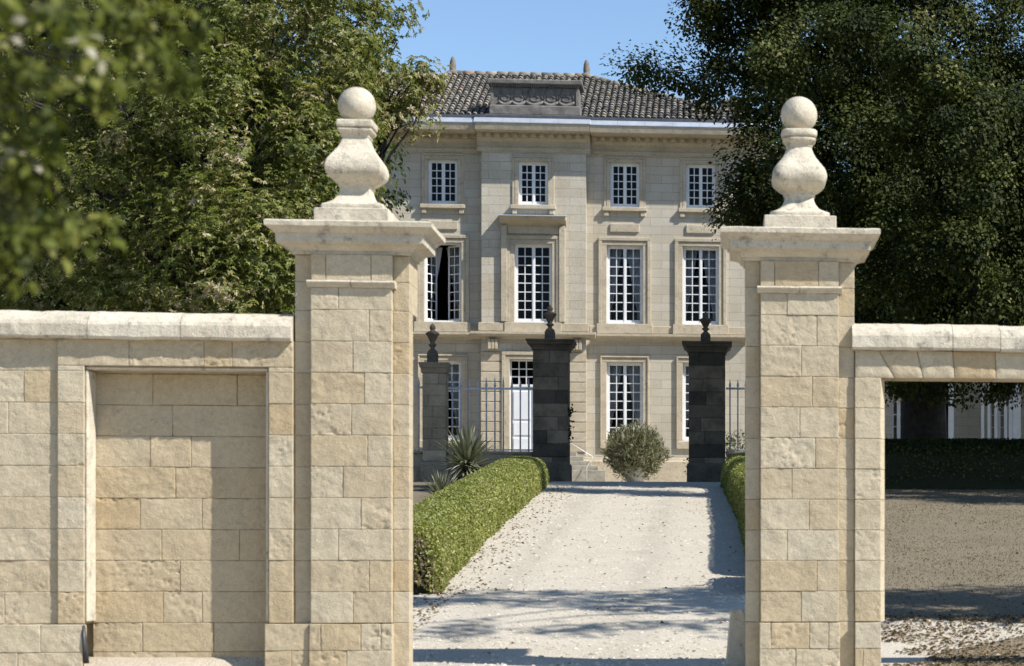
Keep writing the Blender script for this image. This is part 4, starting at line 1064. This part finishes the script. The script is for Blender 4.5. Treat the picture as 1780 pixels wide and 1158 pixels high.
# unseen neighbour on the right whose shadow streaks the drive
rg = np.random.default_rng(41)
L4 = [((6.2,23.3,11.2),(1.0,.3,.2)),((7.6,23.1,12.0),(1.3,.3,.2)),((8.9,23.5,11.4),(1.2,.3,.2)),((10.0,23.2,10.8),(1.2,.3,.2)),((5.4,23.4,11.7),(.8,.25,.2)),((9.6,26.9,11.0),(1.0,.2,.15)),((8.6,27.3,10.6),(1.1,.2,.15)),((7.2,25.3,11.8),(1.3,.45,.3)),((6.6,24.9,12.9),(1.0,.4,.3)),((8.0,25.7,13.2),(1.3,.4,.3)),((6.0,25.4,11.9),(.8,.35,.25)),((7.6,24.7,13.9),(1.2,.4,.3)),((11.0,25.2,11.2),(1.8,.7,.45)),((9.6,24.9,12.0),(1.5,.55,.4)),((12.4,25.8,12.6),(2.0,.6,.5)),((10.4,25.4,13.4),(1.9,.5,.4)),((8.6,25.8,11.6),(1.1,.4,.3)),((9.6,26.4,7.2),(1.9,.9,.8)),((8.0,25.6,7.8),(1.5,.7,.6)),((11.5,27.0,8.4),(2.0,.9,.9)),((10.5,26.0,9.4),(2.0,.9,.7)),((7.4,26.2,9.4),(1.3,.6,.5)),((9.0,27.2,10.2),(1.9,.8,.6)),((12.5,26.6,6.6),(2.2,1.0,1.0)),((13.2,27,10),(2.2,1.2,1.2))]
tree('lime_tree', (11.8, 26.6, float(gz(26.6))), 'tree just outside the right edge whose branches streak the drive with shadow', (11.3, 26.6, 12.0), .3, L4, 'lf', M['lime_leaf'], 1.9, .42, 30, .17, 41, twigs=10)
# near blurred branches, upper left
Yn = 8.2
L5 = []
for px, py, a, b in ((60,20,.25,.14),(170,30,.26,.12),(270,70,.15,.10),(300,130,.09,.09),(220,110,.16,.08),(60,120,.2,.12),(40,200,.16,.1),(100,190,.1,.07),(20,300,.10,.14),(60,290,.08,.05),(40,370,.12,.10),(110,390,.1,.07),(165,415,.09,.06),(60,420,.10,.06),(10,470,.06,.05),(-60,100,.3,.3),(-60,350,.2,.3),(120,-60,.4,.2),(150,150,.08,.06),(320,40,.06,.08)):
    L5.append(lobe(px, py, Yn+random.uniform(-.5,.5), a, .22, b))
tree('oak_tree', (-6.6, 9.5, float(gz(9.5))), 'blurred leafy branches hanging into the upper left corner close to the camera', (-5.6, 9.3, 5.0), .22, L5, 'lf', M['near_leaf'], 22, .075, 15, .058, 51, twigs=30, shell=.2)

# clipped hedges
def hedge(name, label, path, hgt, mat, dens, seed, lsize=.045, rough=.05, cat='hedge', group=None, core=True):
    """path: list of (Y, xl, xr, height)"""
    rng = np.random.default_rng(seed); Y0, Y1 = path[0][0], path[-1][0]
    ys = [p[0] for p in path]; f = lambda y, k: np.interp(y, ys, [p[k] for p in path])
    loc = ((path[0][1]+path[0][2])/2, (Y0+Y1)/2, float(gz((Y0+Y1)/2)))
    t = thing(name, loc, label, cat, group)
    def surf(u, y, ins=0.0):
        """u 0..1 round the section: left side, top, right side"""
        xl, xr, h = f(y,1)+ins, f(y,2)-ins, f(y,3)-ins
        en = np.minimum(np.minimum((y-Y0), (Y1-y))/.35, 1.0); en = np.sqrt(np.clip(1-(1-en)**2, 0.02, 1))
        mid = (xl+xr)/2; hw = (xr-xl)/2*(.75+.25*en); a = (u-.5)*2      # -1..1
        e = 3.3; ang = a*math.pi/2*1.0
        sx, cz_ = np.sin(ang), np.cos(ang); s = (np.abs(sx)**e+np.abs(cz_)**e)**(-1/e)
        x = mid+hw*sx*s; z = gz(y)+h*cz_*s*(.72+.28*en)
        w = rough*(fbm(y*1.6+u*2.2, u*4.0, seed, 3)+.5*fbm(y*6, u*9, seed+3, 2)); nrm = np.stack([sx*s, 0*sx, cz_*s], -1); nrm = unit(nrm)
        p = np.stack([x, y+0*x, z], -1) + nrm*w[...,None]
        return p, nrm
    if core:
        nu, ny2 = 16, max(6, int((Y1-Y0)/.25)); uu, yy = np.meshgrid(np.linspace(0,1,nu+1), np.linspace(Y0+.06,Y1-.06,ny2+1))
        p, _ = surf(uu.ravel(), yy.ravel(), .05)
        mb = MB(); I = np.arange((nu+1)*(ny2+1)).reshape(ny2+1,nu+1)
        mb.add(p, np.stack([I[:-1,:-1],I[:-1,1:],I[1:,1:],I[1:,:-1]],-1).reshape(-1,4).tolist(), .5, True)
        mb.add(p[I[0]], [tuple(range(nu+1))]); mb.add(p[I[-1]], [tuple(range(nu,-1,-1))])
        mb.build('stems', M['hedge_core'], t)  # one solid dark core filling the hedge inside its leaf shell
    per = float(f(Y0,3)*2+f(Y0,2)-f(Y0,1)); n = int(dens*per*(Y1-Y0))
    u = rng.random(n); y = Y0+(Y1-Y0)*rng.random(n)**1.35
    p, nr = surf(u, y); p = p - nr*np.abs(rng.normal(size=(n,1)))*.022
    # end faces
    ne = int(dens*1.2); 
    for ye, sgn in ((Y0,-1),(Y1,1)):
        q = rng.random((ne,2)); pe, _ = surf(q[:,0], np.full(ne, ye+.05*(-sgn))); g0_ = float(gz(ye)); ct = np.array([(f(ye,1)+f(ye,2))/2, ye, g0_+.3])
        k = np.sqrt(q[:,1:2]); pe = ct+(pe-ct)*k; pe[:,1] += sgn*(.05+.05*(1-k[:,0]**4)) + .03*rng.normal(size=ne)
        p = np.concatenate([p, pe]); nr = np.concatenate([nr, np.tile([0,sgn,.2],(ne,1))])
    m = len(p); ax = unit(nr*.55+rng.normal(size=(m,3))*.75+np.array([0,0,.15]))
    LL = lsize*(.6+.8*rng.random(m)); V = leaf_quads(p, ax, LL, LL*.62, rng, nr*1.2, .1)
    V = V - ax[:,None,:]*(LL*.4)[:,None,None]
    pat = fbm(p[:,1]*1.3+p[:,0], p[:,2]*2.0, seed+8, 3)
    tone = np.clip(.45+.2*rng.normal(size=m)+.16*pat, 0, .9)
    br = (rng.random(m) < .03+.3*np.clip((.55-(p[:,2]-gz(p[:,1])))*1.3,0,1)*(p[:,1] < Y0+2.5)); tone = np.where(br, .93+.07*rng.random(m), tone)
    if n < m:
        e = np.arange(m) >= n; tone = np.where(e & (rng.random(m) < .55), .93+.07*rng.random(m), tone)
    quads('foliage', V, tone, mat, t); return t
hedge('box_hedge', 'clipped bright green box hedge along the left edge of the drive', [(31.2,-4.9,-3.80,.97),(40,-5.05,-4.08,.95),(50,-5.4,-4.25,.88),(59.6,-5.75,-4.42,.75)], 1, M['box_leaf'], 1500, 61, .05)
hedge('box_hedge', 'clipped green box hedge along the right edge of the drive, half behind the right pier', [(33.6,.48,1.4,1.0),(45,.40,1.4,.98),(59.6,.06,1.4,.85)], 1, M['box_leaf'], 700, 62, .05)
hedge('box_bush', 'small rounded box bush at the near end of the right hedge behind the pier', [(31.0,.42,1.25,.95),(33.2,.44,1.35,.95)], 1, M['box_leaf'], 700, 63, .05, cat='bush')
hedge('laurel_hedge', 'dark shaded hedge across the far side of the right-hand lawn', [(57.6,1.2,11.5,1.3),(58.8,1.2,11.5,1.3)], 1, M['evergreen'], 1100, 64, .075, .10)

# potted oleander, yuccas, shrubs by the facade
oy = 72.0; oc = P(1104, 790, oy); og = float(gz(oy))
t = thing('potted_oleander', (oc.x, oy, og), 'round greyish oleander bush in a white pot between the two black piers', 'potted shrub')
rng = np.random.default_rng(71)
n = 7500; d = unit(rng.normal(size=(n,3))); rr_ = rng.random((n,1))**.35; oz_ = Z(788, 1104, oy)
p = np.array([oc.x, oy, oz_]) + d*rr_*np.array([.94,.88,.80])*(.82+.5*vnoise(d[:,0:1]*4+5, d[:,2:3]*4+d[:,1:2]*3, 4))
ax = unit(d*.5+np.array([0,0,.75])+.55*rng.normal(size=(n,3))); LL = .12+.11*rng.random(n)
quads('foliage', leaf_quads(p, ax, LL, LL*.2, rng), np.clip(.5+.25*rng.normal(size=n),0,1), M['oleander'], t)
mb = MB()
for k in range(9):
    a = k*.7; mb.tube([(oc.x+.1*math.cos(a), oy+.1*math.sin(a), og+.38), (oc.x+.3*math.cos(a), oy+.3*math.sin(a), og+.8), (oc.x+.65*math.cos(a), oy+.6*math.sin(a), og+1.4)], [.03,.02,.01], 6)
mb.build('stems', M['bark'], t)
mb = MB(); lathe(mb, oc.x, oy, [(.24,og),(.27,og+.05),(.33,og+.40),(.37,og+.42),(.37,og+.48),(.32,og+.48),(.31,og+.42)], 20); mb.build('pot', M['pot'], t)
def yucca(px, pyb, Y, r, n, label, seed):
    rng = np.random.default_rng(seed); x = X(px, Y); g = float(gz(Y)); t = thing('yucca', (x, Y, g), label, 'yucca', 'spiky yuccas beside the left hedge')
    zc2 = g + r*.38; el = rng.uniform(-.25, 1.45, n); az = rng.random(n)*6.28
    d = np.stack([np.cos(el)*np.cos(az), np.cos(el)*np.sin(az), np.sin(el)], -1); L = r*(.75+.35*rng.random(n))
    c = np.array([x, Y, zc2])+d*.03+np.stack([0*az,0*az,rng.random(n)*r*.25],-1)
    up = np.array([0,0,1.0]); w = unit(np.cross(d, np.tile(up,(n,1))))*(.022+.012*rng.random((n,1)))*r
    V = []; T = []; tn = np.clip(.5+.25*rng.normal(size=n), 0, 1)
    prev = c; pw = w
    for k, (t1, ww) in enumerate(((.35,1.25),(.7,.9),(1.0,.05))):
        nx = c+d*(L*t1)[:,None]-up*((t1**2.2)*L*.22*np.cos(el))[:,None]
        V.append(np.stack([prev-pw, prev+pw, nx+w*ww, nx-w*ww], 1)); T.append(tn); prev = nx; pw = w*ww
    quads('blades', np.concatenate(V), np.concatenate(T), M['yucca'], t)
    mb = MB(); mb.tube([(x,Y,g-.05),(x,Y,zc2+r*.15)], [.09*r,.07*r], 8); mb.build('stem', M['bark'], t)
yucca(812, 830, 56.0, 1.12, 260, 'large spiky yucca in front of the railings at the far end of the left hedge', 81)
yucca(766, 862, 48.0, .62, 130, 'small spiky yucca nearer the gate beside the left hedge', 82)
def shrub(name, px, py, Y, r, n, label, seed, L=.09, mat='evergreen', group=None):
    rng = np.random.default_rng(seed); x = X(px, Y); g = float(gz(Y)); t = thing(name, (x, Y, g), label, 'shrub', group)
    d = unit(rng.normal(size=(n,3))); d[:,2] = np.abs(d[:,2])*1.0-.25; p = np.array([x, Y, g+r*.55])+d*(rng.random((n,1))**.4)*r*(1+.35*vnoise(d[:,0:1]*3, d[:,2:3]*3, seed))
    ax = unit(d+.7*rng.normal(size=(n,3))+np.array([0,0,.3])); LL = L*(.6+.8*rng.random(n))
    quads('foliage', leaf_quads(p, ax, LL, LL*.5, rng), np.clip(.55+.2*rng.normal(size=n),0,1), M[mat], t)
    mb = MB()
    for k in range(4): mb.tube([(x,Y,g-.05),(x+.3*r*math.cos(k*1.6),Y+.3*r*math.sin(k*1.6),g+r*.8)], [.02,.012], 5)
    mb.build('stems', M['bark'], t)
shrub('flower_shrub', 796, 760, 75.8, .95, 1600, 'leafy green shrub below the left ground-floor window, behind the railings', 91)
shrub('flower_shrub', 722, 765, 75.5, .7, 900, 'small shrub beside the left gate pier at the house foot, behind the railings', 92)
shrub('flower_shrub', 1272, 760, 71.0, 1.2, 1400, 'dark shrub behind the railing right of the right-hand black pier', 93)
rng = np.random.default_rng(95); n = 70
vx = tA[2]+.05; p = np.stack([vx+.05*rng.normal(size=n), YI+.1+.05*rng.normal(size=n), np.where(rng.random(n) < .5, Z(717,989,YI), Z(752,989,YI))+.14*rng.normal(size=n)], -1)
t = thing('climbing_plant', (vx, YI+.1, float(gz(YI))), 'sparse climbing sprigs on the right edge of the left black pier', 'climber')
quads('foliage', leaf_quads(p, rng.normal(size=(n,3)), .1, .07, rng), rng.random(n)*.6, M['evergreen'], t)
mb = MB(); mb.tube([(vx-.03,YI+.1,float(gz(YI))),(vx,YI+.1,Z(760,989,YI)),(vx-.01,YI+.1,Z(708,989,YI))], .008, 5); mb.build('stem', M['bark'], t)

# ------------------------------------------------------------------ litter, grass, pebbles (uncountable)
def scatter(name, label, cat, pts, L, wid, mat, seed, up=.25, tone=(.5,.25), lift=.015):
    rng = np.random.default_rng(seed); n = len(pts)
    c = np.column_stack([pts[:,0], pts[:,1], gz(pts[:,1])+lift])
    az = rng.random(n)*6.28; ax = np.stack([np.cos(az), np.sin(az), up*rng.random(n)], -1)
    LL = L*(.5+rng.random(n)); V = leaf_quads(c, ax, LL, LL*wid, rng, np.tile([0,0,1.0],(n,1)), .18)
    return tag(quads(name, V, np.clip(tone[0]+tone[1]*rng.normal(size=n),0,1), mat), label, cat, kind='stuff')
rng = np.random.default_rng(101)
a = 700; y = 31+28*rng.random(a)**1.4; x = np.interp(y,[31,59],[-3.95,-4.35])+np.abs(rng.normal(size=a))*.42
b = 130; yb_ = 24.5+33*rng.random(b)**1.3; xb_ = -4+4.4*rng.random(b)
c = 4200; yc = 24.7+4.4*rng.random(c); xc = 2.1+np.abs(rng.normal(size=c))*1.7+ .8*fbm(yc*2, yc*0, 3, 2)
d = 480; yd = 29+28*rng.random(d)**1.3; xd = 1.2+7.5*rng.random(d)
e = 500; ye = 29.5+1.2*rng.normal(size=e)*.6; xe = -4.9+1.3*rng.random(e)
scatter('leaf_litter', 'brown fallen leaves lying along the hedge, on the drive and on the lawn', 'fallen leaves',
        np.concatenate([np.column_stack([x,y]), np.column_stack([xb_,yb_]), np.column_stack([xc,yc]), np.column_stack([xd,yd]), np.column_stack([xe,ye])]), .05, .6, M['dry_leaf'], 102)
n = 70000; y = 28.7+29*rng.random(n)**1.5; x = 1.0+8.5*rng.random(n); k = rng.random(n) < .55+.7*fbm(x*.7, y*.5, 5, 3)
x, y = x[k], y[k]; n = len(x)
az = rng.random(n)*6.28; ax = np.stack([.6*np.cos(az), .6*np.sin(az), 0.3+.4*rng.random(n)], -1); LL = .03+.03*rng.random(n)
tag(quads('grass', leaf_quads(np.column_stack([x,y,gz(y)]), ax, LL, .011+0*LL, rng), np.clip(.5+.25*rng.normal(size=n),0,1), M['grass']), 'short parched grass on the lawn right of the drive', 'grass', kind='stuff')
n = 9000; y = 23+36*rng.random(n)**1.5; x = -4.2+4.7*rng.random(n); s = .008+.016*rng.random(n)**2.5
c = np.column_stack([x,y,gz(y)+.008]); q = rng.normal(size=(n,4,2))*.25
cs = [(-1,-1),(1,-1),(1,1),(-1,1)]; T4 = np.stack([c+np.stack([(cs[i][0]*.6+q[:,i,0])*s,(cs[i][1]*.6+q[:,i,1])*s,s*.8],-1) for i in range(4)],1)
B4 = np.stack([c+np.stack([cs[i][0]*s,cs[i][1]*s,0*s],-1) for i in range(4)],1)
V = [T4]+[np.stack([B4[:,i],B4[:,(i+1)%4],T4[:,(i+1)%4],T4[:,i]],1) for i in range(4)]
tn = np.tile(rng.random(n),5)
tag(quads('pebbles', np.concatenate(V), tn, stone_mat('pebbles', [(0,(.38,.35,.30)),(.5,(.56,.52,.46)),(1,(.66,.63,.58))], (.42,.39,.33))), 'loose pale pebbles scattered over the gravel drive', 'pebbles', kind='stuff')
